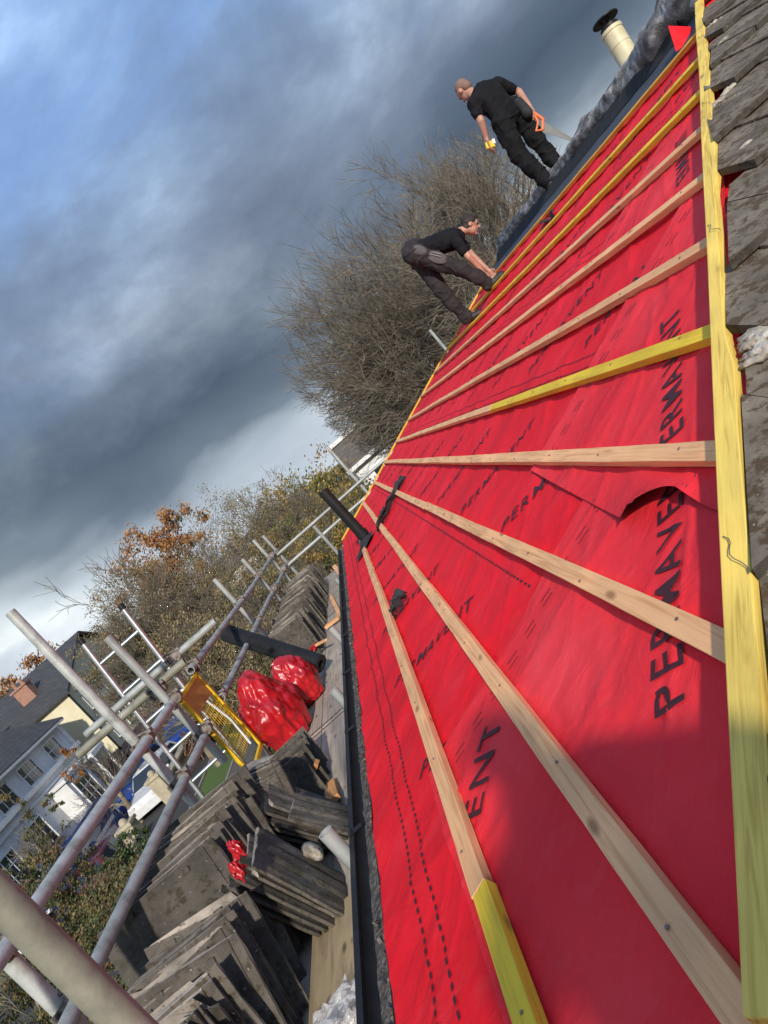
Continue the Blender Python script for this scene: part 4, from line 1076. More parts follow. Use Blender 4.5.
def head(b, c, f, up, s=1.0):
    """c skull centre, f facing dir, up"""
    f = f.normalized(); up = (up-f*up.dot(f)).normalized(); r = f.cross(up)
    rot = Matrix((r, f, up)).transposed()
    b.sphere(c+up*.02*s, (.074*s, .092*s, .088*s), rot, 20, 14)
    b.sphere(c-up*.045*s+f*.028*s, (.056*s, .062*s, .068*s), rot, 18, 12)     # jaw
    capsule(b, c+f*.086*s+up*.012*s, c+f*.107*s-up*.022*s, .009*s, .014*s, 8)       # nose
    capsule(b, c+f*.082*s-up*.052*s-r*.02*s, c+f*.082*s-up*.052*s+r*.02*s, .009*s, .009*s, 8)  # mouth
    capsule(b, c+f*.082*s+up*.024*s-r*.04*s, c+f*.082*s+up*.024*s+r*.04*s, .010*s, .010*s, 8)   # brow
    b.sphere(c-up*.098*s+f*.07*s, (.022*s, .02*s, .018*s), rot, 10, 8)
    for e in (-1, 1): b.sphere(c+r*e*.075*s-f*.005*s-up*.008*s, (.010*s, .022*s, .032*s), rot, 10, 8)
def person(name, J, label, hairm, trs, facing, headup, hold, vox=.009, hair_full=True, extras=None, sh=1.0):
    root = empty(name, J['base'], label, 'person')
    g = lambda k: V(J[k])
    b = MB()
    hipc = (g('hipL')+g('hipR'))/2; shc = (g('shL')+g('shR'))/2; nk = g('neck')
    capsule(b, hipc, (hipc+shc)/2, .105, .095); capsule(b, (hipc+shc)/2, shc, .095, .10)
    capsule(b, shc, nk, .062, .052); capsule(b, nk, g('head')-V(headup)*.04, .056, .052)
    for s_ in 'LR':
        capsule(b, g('sh'+s_), g('el'+s_), .046, .040); capsule(b, g('el'+s_), g('wr'+s_), .041, .027)
        capsule(b, g('hip'+s_), g('kn'+s_), .088, .058); capsule(b, g('kn'+s_), g('an'+s_), .056, .040)
        capsule(b, g('an'+s_), g('to'+s_), .042, .034)
        hand(b, g('wr'+s_), g('hd'+s_)-g('wr'+s_), V(J['pn'+s_]), 1.0, J.get('curl'+s_, .9), 1 if s_ == 'L' else -1)
    head(b, g('head'), V(facing), V(headup))
    body = fuse('body', b, M['skin'], root, .0075, smooth=3)
    f = V(facing).normalized(); up = V(headup); up = (up-f*up.dot(f)).normalized(); r = f.cross(up); rot = Matrix((r, f, up)).transposed()
    b = MB(); hc = g('head')
    hk = 1.06 if hair_full else .965
    b.sphere(hc+up*.034-f*.016, (.080*hk, .090*hk, .083*hk), rot, 20, 14)
    b.sphere(hc-f*.045-up*.02, (.064*hk, .055*hk, .065*hk), rot, 16, 12)
    if hair_full: b.sphere(hc+up*.075+f*.03, (.062, .055, .040), rot, 16, 12)
    fuse('hair', b, hairm, root, .008, .004 if hair_full else .001, 40, 3)
    # eyes: dark small spheres in the head
    b = MB()
    for e in (-1, 1): b.sphere(hc+f*.083+r*e*.031+up*.008, .010, None, 8, 6)
    b.build('eyes', M['blk'], root)
    # shirt
    b = MB(); low = hipc+(shc-hipc)*.10
    sx = (g('shR')-g('shL')).normalized()
    capsule(b, low-sx*.06, (hipc+shc)/2-sx*.055, .118, .112); capsule(b, low+sx*.06, (hipc+shc)/2+sx*.055, .118, .112)
    capsule(b, (hipc+shc)/2-sx*.055, shc-sx*.07-(shc-hipc)*.06, .112, .125); capsule(b, (hipc+shc)/2+sx*.055, shc+sx*.07-(shc-hipc)*.06, .112, .125)
    capsule(b, g('shL')-sx*-.03, g('shR')-sx*.03, .075, .075); capsule(b, shc, shc+(nk-shc)*.7, .085, .068)
    for s_ in 'LR': 
        e = g('sh'+s_)+(g('el'+s_)-g('sh'+s_))*.62; capsule(b, g('sh'+s_), e, .068, .066)
    capsule(b, (hipc+shc)/2, shc, .125, .125); fuse('t_shirt', b, M['shirt'], root, .0085, .009, 7)
    b = MB(); capsule(b, g('hipL')+(hipc-g('hipL'))*.2, g('hipR')+(hipc-g('hipR'))*.2, .125, .125)
    capsule(b, hipc, hipc+(shc-hipc)*.16, .142, .132)
    for s_ in 'LR':
        capsule(b, g('hip'+s_), g('kn'+s_), .118, .090); capsule(b, g('kn'+s_), g('an'+s_)+(g('kn'+s_)-g('an'+s_))*.0, .088, .074)
    tr = fuse('trousers', b, trs, root, .0085, .017, 7)
    for s_ in 'LR':
        b = MB(); capsule(b, g('an'+s_)+(g('kn'+s_)-g('an'+s_))*.10, g('an'+s_), .060, .060); an = g('an'+s_); to = g('to'+s_); dd = (to-an).normalized()
        capsule(b, an-dd*.03-V((0, 0, .035)), to-V((0, 0, .012)), .056, .050); fuse('boot', b, M['boot'], root, .008, .002, 20, 3)
    return root, tr
def J(pts, d): return {k: tuple(atd(x, y, d+o)) for k, (x, y, o) in pts.items()}

# roofer standing beyond the ridge with saw
d1 = 7.55
j = J({'head': (464, 90, .10), 'neck': (474, 94, .05), 'shL': (473, 103, -.02), 'shR': (497, 84, .10), 'elL': (481, 121, -.05), 'wrL': (486, 137, .02), 'hdL': (488, 146, .05),
       'elR': (519, 92, .18), 'wrR': (530, 107, .05), 'hdR': (536, 116, .02), 'hipL': (502, 123, 0), 'hipR': (513, 108, .06),
       'knL': (521, 157, -.02), 'knR': (534, 137, .10), 'anL': (549, 184, .0), 'anR': (562, 171, .12), 'toL': (548, 193, .15), 'toR': (561, 180, .27)}, d1)
j['base'] = (j['anL'][0], j['anL'][1], j['anL'][2]-.08); j['pnL'] = (1, 0, .1); j['pnR'] = (-1, 0, 0)
p1, _ = person('person', j, 'cropped-haired person in black t-shirt and trousers standing at the ridge holding an orange-handled saw', M['hairc'], M['trs1'], (-.45, .75, -.55), (-.12, .5, .85), None, hair_full=False)
# tool pouch on belt
b = MB(); q = V(j['hipR'])+V((.02, -.13, -.02)); capsule(b, q, q+V((.0, 0, -.14)), .05, .06); fuse('tool_pouch', b, M['felt'], p1, .01, .004)
# saw
hg = V(j['hdR']); s_tip = atd(574, 139, d1-.02); s_heel = atd(541, 120, d1+.02); s_low = atd(541, 131, d1+.02)
sw = empty('hand_saw', hg, 'hand saw with orange handle in the right hand of the person at the ridge', 'saw')
b = MB(); ydv = V((0, .0012, 0)); tip2 = atd(570, 141, d1-.02); P4 = [s_heel, s_tip, tip2, s_low]
b.add([p-ydv for p in P4]+[p+ydv for p in P4], [(0, 1, 2, 3), (7, 6, 5, 4), (0, 4, 5, 1), (1, 5, 6, 2), (2, 6, 7, 3), (3, 7, 4, 0)]); b.build('blade', M['steel'], sw)
b = MB(); hp = [atd(x, y, d1+.02) for x, y in ((533, 112), (543, 119), (543, 130), (536, 131), (538, 122), (533, 112))]; b.path(hp, [.017, .018, .017, .015, .014, .017], 8); b.build('handle', M['orangep'], sw)
# tape measure
b = MB(); tp = atd(490, 145, d1+.05); rotm = Matrix.Rotation(.4, 3, 'Y'); b.box(tp, (.10, .045, .075), rotm); tm = b.build('tape_measure', M['yelp'], bevel=.012)
tag(tm, 'yellow tape measure in the left hand of the person at the ridge', 'tape measure')
b = MB(); b.box(tp+V((.045, -.004, .0)), (.03, .052, .05), rotm); lb = b.build('case_label', M['whitep'], None, loc=tm.location); lb.parent = tm; lb.location = (0, 0, 0)

# roofer bent over near the verge
d2 = 8.35
j = J({'head': (470, 225, 0), 'neck': (460, 232, 0), 'shL': (455, 237, .17), 'shR': (455, 240, -.17), 'elR': (469, 257, -.20), 'wrR': (483, 272, -.12), 'hdR': (488, 278, -.10),
       'elL': (472, 255, .20), 'wrL': (488, 270, .12), 'hdL': (494, 275, .10), 'hipR': (413, 253, -.10), 'hipL': (414, 252, .11),
       'knR': (459, 268, -.16), 'anR': (488, 283, -.10), 'toR': (501, 274, -.10), 'knL': (441, 290, .10), 'anL': (466, 317, .14), 'toL': (480, 312, .12)}, d2)
j['base'] = (j['anL'][0], j['anL'][1], j['anL'][2]-.08); j['pnL'] = (-.3, -.6, -.3); j['pnR'] = (-.3, .8, -.3)
p2, _ = person('person', j, 'dark-haired person in black t-shirt bent double on the battens, hand reaching to the boot', M['hair'], M['trs2'], (.75, -.1, -.62), (.62, 0, .75), None)
# cargo pocket and waist pouch on the near leg
b = MB(); a, c = V(j['hipR']), V(j['knR']); m_ = a+(c-a)*.52+V((0, -.095, .01)); dd = (c-a).normalized(); 
rotm = Matrix((dd, V((0, 1, 0)), dd.cross(V((0, 1, 0))))).transposed(); b.sphere(m_, (.13, .022, .07), rot=rotm); fuse('thigh_pocket', b, M['pocket'], p2, .008, .003)
b = MB(); m2_ = a+(c-a)*.16+V((0, -.10, .04)); b.sphere(m2_, (.10, .028, .06), rot=rotm); fuse('hip_pocket', b, M['pocket'], p2, .008, .003)
b = MB()
for e in (-.018, .012): b.tube(m_+rotm @ V((-.10, -.034, .02+e)), m_+rotm @ V((.03, -.036, .03+e)), .004, n=6)
b.build('pocket_stripe', M['kerb'], p2)
# photographer behind the lens (throws the shadow on the slope)
j = {'head': (.12, -.50, .30), 'neck': (.12, -.52, .17), 'shL': (-.04, -.50, .08), 'shR': (.30, -.50, .08), 'elL': (-.17, -.36, -.16), 'wrL': (-.10, -.14, -.06), 'hdL': (-.06, -.06, -.02),
     'elR': (.30, -.34, -.18), 'wrR': (.20, -.14, -.06), 'hdR': (.12, -.07, -.02), 'hipL': (.06, -.52, -.42), 'hipR': (.22, -.52, -.42), 'knL': (.03, -.46, -.84), 'knR': (.24, -.46, -.84),
     'anL': (.02, -.50, ZB+.09), 'anR': (.24, -.52, ZB+.09), 'toL': (.01, -.36, ZB+.05), 'toR': (.25, -.38, ZB+.05), 'pnL': (1, .3, .2), 'pnR': (-1, .3, .2), 'base': (.16, -.5, ZB)}
j = {k: ((v[0]-.07, v[1], v[2]) if k[:2] not in ('pn',) and k[:2] not in ('wr', 'hd') else v) for k, v in j.items()}; j['head'] = (j['head'][0], -.5, .29)
p3, _ = person('person', j, 'person standing behind the viewpoint at the eaves taking the picture', M['hair'], M['trs2'], (0, .95, -.3), (0, .3, .95), None)
b = MB(); b.box((.03, -.045, -.01), (.15, .009, .075), Matrix.Rotation(.7, 3, 'Y')); tag(b.build('phone', M['blk'], bevel=.003), 'black phone held up by the person behind the viewpoint', 'phone')

# ------------------------------------------------------------------ GROUND
def sheet(name, x0, x1, y0, y1, z, m):
    b = MB(); b.add([(x0, y0, z), (x1, y0, z), (x1, y1, z), (x0, y1, z)], [(0, 1, 2, 3)]); return tag(b.build(name, m), kind='structure')
sheet('ground', -1500, 1500, -1500, 1500, GZ, M['earth'])
sheet('road', -14.0, -12.4, -80, 200, GZ+.004, M['asph'])
sheet('driveway', -20.0, -14.0, 14, 44, GZ+.006, M['asph'])
sheet('pavement', -10.4, -8.4, -80, 200, GZ+.10, M['pave'])
sheet('lawn', -12.3, -10.5, -80, 200, GZ+.05, M['grass'])
sheet('lawn', -8.3, -2.2, -60, 120, GZ+.05, M['grass'])
sheet('path', -2.2, 9, -60, 14, GZ+.06, M['pave'])
b = MB(); b.b2((-12.4, -80, GZ), (-12.28, 200, GZ+.12)); b.b2((-10.52, -80, GZ), (-10.4, 200, GZ+.13)); tag(b.build('kerb', M['kerb']), kind='structure')

# ------------------------------------------------------------------ BUILDINGS
def window(parent, face, a0, a1, z0, z1, pos, bars=(2, 3), fm='whitep'):
    """face 'X+' at x=pos (a is Y) or 'Y-' at y=pos (a is X)"""
    def pt(a, z, o):
        return (pos+o, a, z) if face == 'X+' else (a, pos-o, z)
    def bb(b, a0, a1, z0, z1, o0, o1):
        p, q = pt(a0, z0, o0), pt(a1, z1, o1); b.b2(p, q)
    fr = MB(); t = .07
    bb(fr, a0-t, a0, z0-t, z1+t, -.05, .06); bb(fr, a1, a1+t, z0-t, z1+t, -.05, .06); bb(fr, a0, a1, z1, z1+t, -.05, .058); bb(fr, a0-.12, a1+.12, z0-t-.05, z0-t+.01, -.05, .14)
    for i in range(1, bars[0]): x = a0+(a1-a0)*i/bars[0]; bb(fr, x-.022, x+.022, z0, z1, -.03, .03)
    for i in range(1, bars[1]): z = z0+(z1-z0)*i/bars[1]; bb(fr, a0, a1, z-.022, z+.022, -.03, .028)
    f = fr.build('window', M[fm], parent)
    g = MB(); bb(g, a0, a1, z0, z1, -.04, .012); g.build('pane', M['glass'], f)
def gable_roof(b, x0, x1, y0, y1, ze, zr, axis='Y', ov=.35, t=.14):
    if axis == 'Y':
        xm = (x0+x1)/2; k = (zr-ze)/(xm-x0)
        b.prism([(x0-ov, ze-k*ov), (xm, zr), (x1+ov, ze-k*ov), (x1+ov, ze-k*ov+t), (xm, zr+t), (x0-ov, ze-k*ov+t)], y0-ov, y1+ov, 'Y')
    else:
        ym = (y0+y1)/2; k = (zr-ze)/(ym-y0)
        b.prism([(y0-ov, ze-k*ov), (ym, zr), (y1+ov, ze-k*ov), (y1+ov, ze-k*ov+t), (ym, zr+t), (y0-ov, ze-k*ov+t)], x0-ov, x1+ov, 'X')
# white villa
wx = -20.9
wh = empty('white_house', (wx-4, 33, GZ), 'white rendered house with dark slate roof and bay window behind the parked cars', 'house')
b = MB(); b.b2((wx-8, 26.5, GZ), (wx, 39.2, -.62)); b.prism([(wx-8, -.62), (wx, -.62), (wx-4, 1.45)], 26.52, 39.18, 'Y'); b.build('wall', M['white'], wh)
b = MB(); gable_roof(b, wx-8, wx, 26.5, 39.2, -.55, 1.6); rf = b.build('roof', M['slate'], wh)
b = MB(); b.b2((wx-4.4, 38.3, 1.0), (wx-3.6, 39.1, 2.9)); b.build('chimney', M['brick'], rf)
b = MB()
for z, o, h in ((-2.35, .22, .22), (-.78, .42, .12), (-2.75, .10, .10), (-5.9, .1, .3)): b.b2((wx-.02, 26.4, z), (wx+o, 39.3, z+h))
for y in (26.6, 39.1): b.b2((wx-.02, y-.18, GZ), (wx+.08, y+.18, -.7))
b.build('cornice', M['whitep'], wh)
for ya, yb in ((28.2, 29.6), (31.0, 32.5), (33.7, 35.2), (36.6, 38.0)): window(wh, 'X+', ya, yb, -2.0, -1.05, wx, (3, 2))
for ya, yb in ((28.2, 29.8), (31.0, 32.6)): window(wh, 'X+', ya, yb, -5.0, -3.2, wx, (3, 4))
# bay and porch
b = MB(); b.b2((wx, 34.2, GZ), (wx+1.0, 36.6, -3.0)); b.b2((wx, 34.05, -3.0), (wx+1.15, 36.75, -2.82)); b.build('bay', M['white'], wh)
window(wh, 'X+', 34.6, 36.2, -5.0, -3.3, wx+1.0, (3, 3))
b = MB(); b.b2((wx, 37.4, -3.25), (wx+1.2, 39.1, -3.0)); b.tube((wx+1.05, 37.55, GZ), (wx+1.05, 37.55, -3.2), .09); b.tube((wx+1.05, 38.95, GZ), (wx+1.05, 38.95, -3.2), .09); b.build('porch', M['whitep'], wh)
b = MB(); b.b2((wx, 37.8, GZ), (wx+.05, 38.7, -3.6)); b.build('door', M['bluev'], wh)
# cream house
cx0, cx1, cy0, cy1 = -29, -20.4, 41.3, 54
ch = empty('cream_house', (-25, 47, GZ), 'cream rendered house with grey slate roof and brick chimney beyond the white villa', 'house')
b = MB(); b.b2((cx0, cy0, -4.2), (cx1, cy1, .25)); b.prism([(cy0, .25), (cy1, .25), ((cy0+cy1)/2, 2.6)], cx0+.01, cx1-.01, 'X'); b.build('wall', M['creamr'], ch)
b = MB(); b.b2((cx0, cy0-.02, GZ), (cx1+.02, cy1, -4.2)); b.build('plinth', M['brickp'], ch)
b = MB(); gable_roof(b, cx0, cx1, cy0, cy1, .28, 2.7, 'X'); rf = b.build('roof', M['slate'], ch)
b = MB(); b.b2((-23.9, 43.6, .8), (-22.9, 44.3, 2.3)); b.b2((-24.0, 43.5, 2.3), (-22.8, 44.4, 2.42)); b.build('chimney', M['brick'], rf)
b = MB()
for q in (-23.65, -23.15): b.tube((q, 43.95, 2.42), (q, 43.95, 2.8), .12, n=10)
b.build('chimney_pot', M['brick'], rf)
b = MB(); b.tube((cx1+.06, cy0+.05, GZ), (cx1+.06, cy0+.05, .1), .055, n=8); b.build('drainpipe', M['blk'], ch)
for ya, yb in ((42.4, 43.2), (44.6, 45.6), (47.2, 48.0), (50, 51)): window(ch, 'X+', ya, yb, -1.4, -.4, cx1, (2, 2)); window(ch, 'X+', ya, yb, -3.7, -2.6, cx1, (2, 2))
# pale house behind the big tree
ph = empty('pale_house', (6, 52, GZ), 'pale house with brown roof seen through the bare tree branches', 'house')
b = MB(); b.b2((.6, 46, GZ), (16, 54, -.9)); b.build('wall', M['white'], ph)
b = MB(); gable_roof(b, .6, 16, 46, 54, -.85, .72, 'X'); b.build('roof', M['brownroof'], ph)
b = MB(); b.b2((.2, 45.52, -1.2), (16.4, 45.62, -.95)); b.b2((.15, 49.7, .84), (16.4, 50.3, 1.10)); b.build('fascia', M['whitep'], ph)
for xa in (1.6, 4.4, 7.2, 10): window(ph, 'Y-', xa, xa+1.5, -3.1, -1.9, 46, (2, 1)); window(ph, 'Y-', xa, xa+1.5, -5.4, -4.2, 46, (2, 1))
# far terrace
tr_ = empty('terraced_house', (-7, 66, GZ), 'pale far-off house between the golden tree and the bare tree', 'house')
b = MB(); b.b2((-14, 62, GZ), (-4, 70, -1.2)); b.build('wall', M['white'], tr_)
b = MB(); gable_roof(b, -14, -4, 62, 70, -1.1, .3, 'X'); b.build('roof', M['brownroof'], tr_)
for xa in (-12.5, -10, -7): window(tr_, 'Y-', xa, xa+1.2, -3.2, -1.9, 62, (2, 1))

# ------------------------------------------------------------------ VEHICLES
def car(name, c, ang, L_, W_, H_, paint, label, van=False, group='parked vehicles'):
    root = empty(name, (0, 0, 0), label, 'van' if van else 'car', group); ORG[root] = V((0, 0, 0))
    if van: prof = [(-.5, .10), (-.5, .92), (-.47, 1.0), (.20, 1.0), (.34, .62), (.49, .50), (.5, .12)]
    else: prof = [(-.5, .16), (-.5, .55), (-.42, .62), (-.33, .96), (-.24, 1.0), (.06, 1.0), (.24, .64), (.45, .55), (.5, .40), (.5, .14)]
    b = MB(); n = len(prof)
    belt = .56
    def ring(w, sh=0): return [V((w*(1 if z <= belt else 1-.17*(z-belt)/.44), y*L_, z*H_)) for y, z in prof]
    rings = []
    for s_ in (-1, -.93, .93, 1):
        k = abs(s_); rr = [V((s_*W_/2*(1 if z <= belt else 1-.17*(z-belt)/.44), y*L_*(1 if k < .95 else .985), .12+(z*H_-.12)*(1 if k < .95 else .985))) for y, z in prof]
        rings += rr
    fs = [(i*n+j, i*n+(j+1) % n, (i+1)*n+(j+1) % n, (i+1)*n+j) for i in range(3) for j in range(n)]+[tuple(range(n)), tuple(range(4*n-1, 3*n-1, -1))]
    b.add(rings, fs); body = b.build('body', M[paint], root, bevel=.03)
    g = MB()
    def side(ys, s_): 
        pts = [V((s_*(W_/2*(1 if z <= belt else 1-.17*(z-belt)/.44)+.006), y*L_, z*H_)) for y, z in ys]; g.add(pts, [tuple(range(len(pts)))])
    for s_ in (-1, 1):
        if van: side([(.10, .60), (.10, .92), (.20, .92), (.31, .62)], s_)
        else: side([(-.36, .62), (-.29, .90), (-.08, .93), (-.08, .62)], s_); side([(-.06, .62), (-.06, .93), (.05, .93), (.19, .64)], s_)
    def plate(y0, z0, y1, z1, k0=.42, k1=.38, push=.012):
        g.add([V((-W_*k0, y0*L_+push, z0*H_+push)), V((W_*k0, y0*L_+push, z0*H_+push)), V((W_*k1, y1*L_+push, z1*H_+push)), V((-W_*k1, y1*L_+push, z1*H_+push))], [(0, 1, 2, 3)])
    if van: plate(.33, .65, .22, .95)
    else: plate(.235, .66, .08, .96); plate(-.415, .65, -.34, .93, push=-.012)
    if van: g.add([V((x*W_*.38, -.5*L_-.01, z*H_)) for x, z in ((-1, .6), (1, .6), (1, .9), (-1, .9))], [(0, 1, 2, 3)])
    g.build('window', M['glass'], root, norm=False)
    for sy in (-.31, .31):
        for s_ in (-1, 1):
            b = MB(); p = V((s_*(W_/2-.10), sy*L_, .32)); b.tube(p-V((.10, 0, 0)), p+V((.105, 0, 0)), .32, n=20); wl = b.build('wheel', M['tyre'], root)
            b = MB(); b.tube(p+V((s_*.106-.005, 0, 0)), p+V((s_*.106+.005, 0, 0)), .19, n=14); b.build('rim', M['alu'], wl)
    for s_ in (-1, 1):
        b = MB(); b.box((s_*W_*.36, .492*L_, .46*H_ if not van else .40*H_), (.30, .07, .13)); b.build('headlight', M['lamp'], root, bevel=.02)
        b = MB(); b.box((s_*W_*.40, -.495*L_, .50*H_), (.18, .05, .16)); b.build('tail_light', M['maroon'], root, bevel=.01)
        b = MB(); b.box((s_*(W_/2+.08), .14*L_, .62*H_), (.16, .10, .11)); b.build('mirror', M[paint], root, bevel=.02)
    root.location = c; root.rotation_euler = (0, 0, ang); return root
cz_ = GZ+.012
v1 = car('van', (-17.6, 27.6, cz_), R(183), 5.2, 2.0, 2.1, 'bluev', 'dark blue van with white writing along its side beside the white house', True)
# white writing on the van side (small blocks, unreadable in the photo)
b = MB()
x_ = -1.9
while x_ < 1.0:
    w2 = random.uniform(.06, .12); b.b2((-1.012, x_, 1.06), (-1.006, x_+w2*.55, 1.20)); x_ += w2+.03
b.box((-1.009, 1.15, 1.2), (.006, .26, .26))
ORG[v1] = V((0, 0, 0)); b.build('side_lettering', M['whitep'], v1)
car('car', (-15.75, 25.4, cz_), R(2), 3.8, 1.6, 1.35, 'maroon', 'maroon car parked between the dark blue van and the gate pillars')
car('car', (-15.35, 31.9, cz_), R(176), 4.4, 1.85, 1.5, 'whitec', 'white car parked on the driveway in front of the blue cars')
car('car', (-17.4, 35.2, cz_), R(178), 4.3, 1.8, 1.5, 'bluep', 'bright blue car parked behind the white car')
car('car', (-15.2, 38.4, cz_), R(2), 4.4, 1.85, 1.55, 'bluep', 'bright blue car parked farthest along the road by the green hedge')
# walls and pillars along the drive
def pillar(x, y, h, label):
    b = MB(); b.b2((x-.3, y-.3, GZ), (x+.3, y+.3, GZ+h)); b.b2((x-.36, y-.36, GZ+h), (x+.36, y+.36, GZ+h+.14)); b.sphere((x, y, GZ+h+.2), .16)
    tag(b.build('gate_pillar', M['stone'], bevel=.02), label, 'gate pillar', 'stone gate pillars')
pillar(-14.2, 29.2, 1.25, 'cream stone gate pillar beside the bonnet of the white car'); pillar(-14.3, 25.4, 1.2, 'cream stone gate pillar nearest the golden shrub')
b = MB(); b.b2((-14.0, 29.5, GZ), (-13.7, 33.5, GZ+.85)); b.b2((-14.05, 29.5, GZ+.85), (-13.65, 33.5, GZ+.95)); tag(b.build('garden_wall', M['stone']), 'low cream stone garden wall running beside the white car', 'wall')

# ------------------------------------------------------------------ TREES
def leafcloud(lumps, n, size, seed, nm):
    """leaf quads in ellipsoid lumps (surface-weighted)"""
    rnd = random.Random(seed); b = MB(); vs = []; fs = []; ms = []
    wts = [l[3] if len(l) > 3 else 1 for l in lumps]
    tot = sum(l[1][0]*l[1][2] for l in lumps)
    for (c, r, *_) in lumps:
        k = int(n*r[0]*r[2]/tot); c = V(c)
        # sub clumps
        subs = []
        for _ in range(max(6, k//70)):
            d = V((rnd.gauss(0, 1), rnd.gauss(0, 1), rnd.gauss(0, 1))).normalized(); t = rnd.uniform(.45, 1.12)
            subs.append((c+V((d.x*r[0]*t, d.y*r[1]*t, d.z*r[2]*t)), rnd.uniform(.10, .26)*max(r), rnd.randrange(nm)))
        for i in range(k):
            p, sr, mi = subs[rnd.randrange(len(subs))]
            q = p+V((rnd.gauss(0, sr*.55), rnd.gauss(0, sr*.55), rnd.gauss(0, sr*.5)))
            a = V((rnd.gauss(0, 1), rnd.gauss(0, 1), rnd.gauss(0, 1))).normalized(); e = a.orthogonal().normalized(); f = a.cross(e); s_ = size*rnd.uniform(.6, 1.4)
            k0 = len(vs); vs += [q-e*s_, q+f*s_*.55, q+e*s_, q-f*s_*.55]; fs.append((k0, k0+1, k0+2, k0+3)); ms.append(mi if rnd.random() < .7 else rnd.randrange(nm))
    b.v = vs; b.f = fs; b.m = ms; b.sm = [False]*len(fs); return b
def branches(base, height, spread, seed, levels=6, kids=3, r0=.28, trunk=.28, up=.35, twr=.011, lean=(0, 0), jag=.16, nseg0=4, more=.45):
    rnd = random.Random(seed); tb, cb = MB(), MB(); tips = []
    def grow(p, d, l, r, lv):
        b = tb if lv <= 2 else cb; ns = nseg0 if lv < 3 else 3 if lv < 4 else 2; pts = [p]; rs = [r]; q = p; dd = d; re = max(twr*.6, r*.58)
        for i in range(ns):
            dd = (dd+V((rnd.gauss(0, jag), rnd.gauss(0, jag), rnd.gauss(0, jag*.8)+up*.10))).normalized(); q = q+dd*(l/ns); pts.append(q); rs.append(r+(re-r)*(i+1)/ns)
        b.path(pts, rs, 9 if lv == 0 else 6 if lv < 3 else 3, cap=False)
        if lv >= levels: tips.append(q); return
        nk = kids+(1 if rnd.random() < more else 0)
        for i in range(nk):
            t = rnd.uniform(.35, 1.0) if lv else rnd.uniform(.55, 1.0)
            if i == 0: t = 1.0
            k = min(ns-1, int(t*ns)); s0 = pts[k].lerp(pts[k+1], t*ns-k) if k < ns else pts[-1]
            ax = V((rnd.gauss(0, 1), rnd.gauss(0, 1), rnd.gauss(0, 1))).cross(dd).normalized(); an = rnd.uniform(.25, .8)*spread*(.35 if i == 0 else 1)
            nd_ = (Matrix.Rotation(an, 3, ax) @ dd); nd_.z += up*.25; nd_.normalize()
            rr = max(twr*.7, re*(.95 if i == 0 else rnd.uniform(.5, .8)))
            grow(s0, nd_, l*rnd.uniform(.62, .88), rr, lv+1)
    grow(V(base), V((lean[0], lean[1], 1)).normalized(), height*trunk, r0, 0)
    return tb, cb, tips
def baretree(name, base, height, label, seed, group='trees beyond the house', twigm='twig', **kw):
    tb, cb, tips = branches(base, height, kw.pop('spread', 1.0), seed, **kw)
    root = empty(name, base, label, 'tree', group)
    tb.build('trunk', M['bark'], root, norm=False); cb.build('crown', M[twigm], root, norm=False)
    return root, tips
def leaftree(name, base, lumps, n, size, mats, label, seed, cat='tree', group='trees beyond the house', trunk=True, tw=None):
    root = empty(name, base, label, cat, group)
    if trunk:
        c0 = V(lumps[0][0]); tb, cb, tips = branches(base, (c0.z+lumps[0][1][2]-base[2]), 1.1, seed, levels=5, kids=3, r0=.16, trunk=.30, twr=.012)
        tb.build('trunk', M['bark'], root, norm=False)
        cb.build('branches', M['twig'], root, norm=False)
    leafcloud(lumps, n, size, seed, len(mats)).build('crown', mats, root, norm=False)
    return root
# big bare tree behind the verge: several heavy limbs
bt = (7.6, 25.5, GZ)
root = empty('bare_tree', bt, 'huge leafless tree spreading behind the two workers', 'tree', 'trees beyond the house')
T, Cc = MB(), MB()
tr1 = [V(bt), V((7.5, 25.4, GZ+1.5)), V((7.3, 25.5, GZ+2.8))]
T.path(tr1, [.62, .50, .46], 12, cap=False)
limbs = [((-.55, .35, .9), 7.2, .22), ((-1.0, .2, .62), 7.0, .2), ((.3, .3, 1.0), 7.4, .2), ((-.15, .3, 1.0), 7.6, .2), ((-.75, .1, .75), 7.0, .24), ((-.35, -.2, 1), 7.2, .27), ((.1, .2, 1.1), 7.2, .28), ((.5, -.1, 1), 6.6, .24), ((.9, .2, .8), 5.6, .2), ((-1.15, .1, .45), 6.6, .2), ((-.1, -.7, .8), 6, .2), ((1.1, -.4, .6), 6, .18), ((-1.2, -.4, .2), 4.6, .15), ((-1.4, .2, .7), 6.0, .17), ((-.9, -.3, .95), 6.6, .18)]
for i, (d, h, r) in enumerate(limbs):
    tb, cb, tips = branches(tr1[2]-V((0, 0, random.uniform(0, .8))), h*1.5, 1.05, 50+i, levels=6, kids=3, r0=r*1.25, trunk=.31, up=.20, twr=.0115, lean=(0, 0), jag=.16, more=.72)
    D_ = V(d).normalized()
    q = V((0, 0, 1)).rotation_difference(D_).to_matrix(); o_ = tr1[2]
    for bb_, tgt in ((tb, T), (cb, Cc)):
        nv = [o_+q @ (v-o_) for v in bb_.v]; k = len(tgt.v); tgt.v += nv; tgt.f += [tuple(a+k for a in f) for f in bb_.f]; tgt.m += bb_.m; tgt.sm += bb_.sm
cc_ = atd(425, 300, 25.5)
def inside_(v): q = v-cc_; return (q.x/5.7)**2+(q.y/7)**2+(q.z/5.3)**2 < 1+.22*nz(v, .9, 3)
kp = [i for i, f in enumerate(Cc.f) if inside_(Cc.v[f[0]])]
Cc.f = [Cc.f[i] for i in kp]; Cc.m = [Cc.m[i] for i in kp]; Cc.sm = [Cc.sm[i] for i in kp]
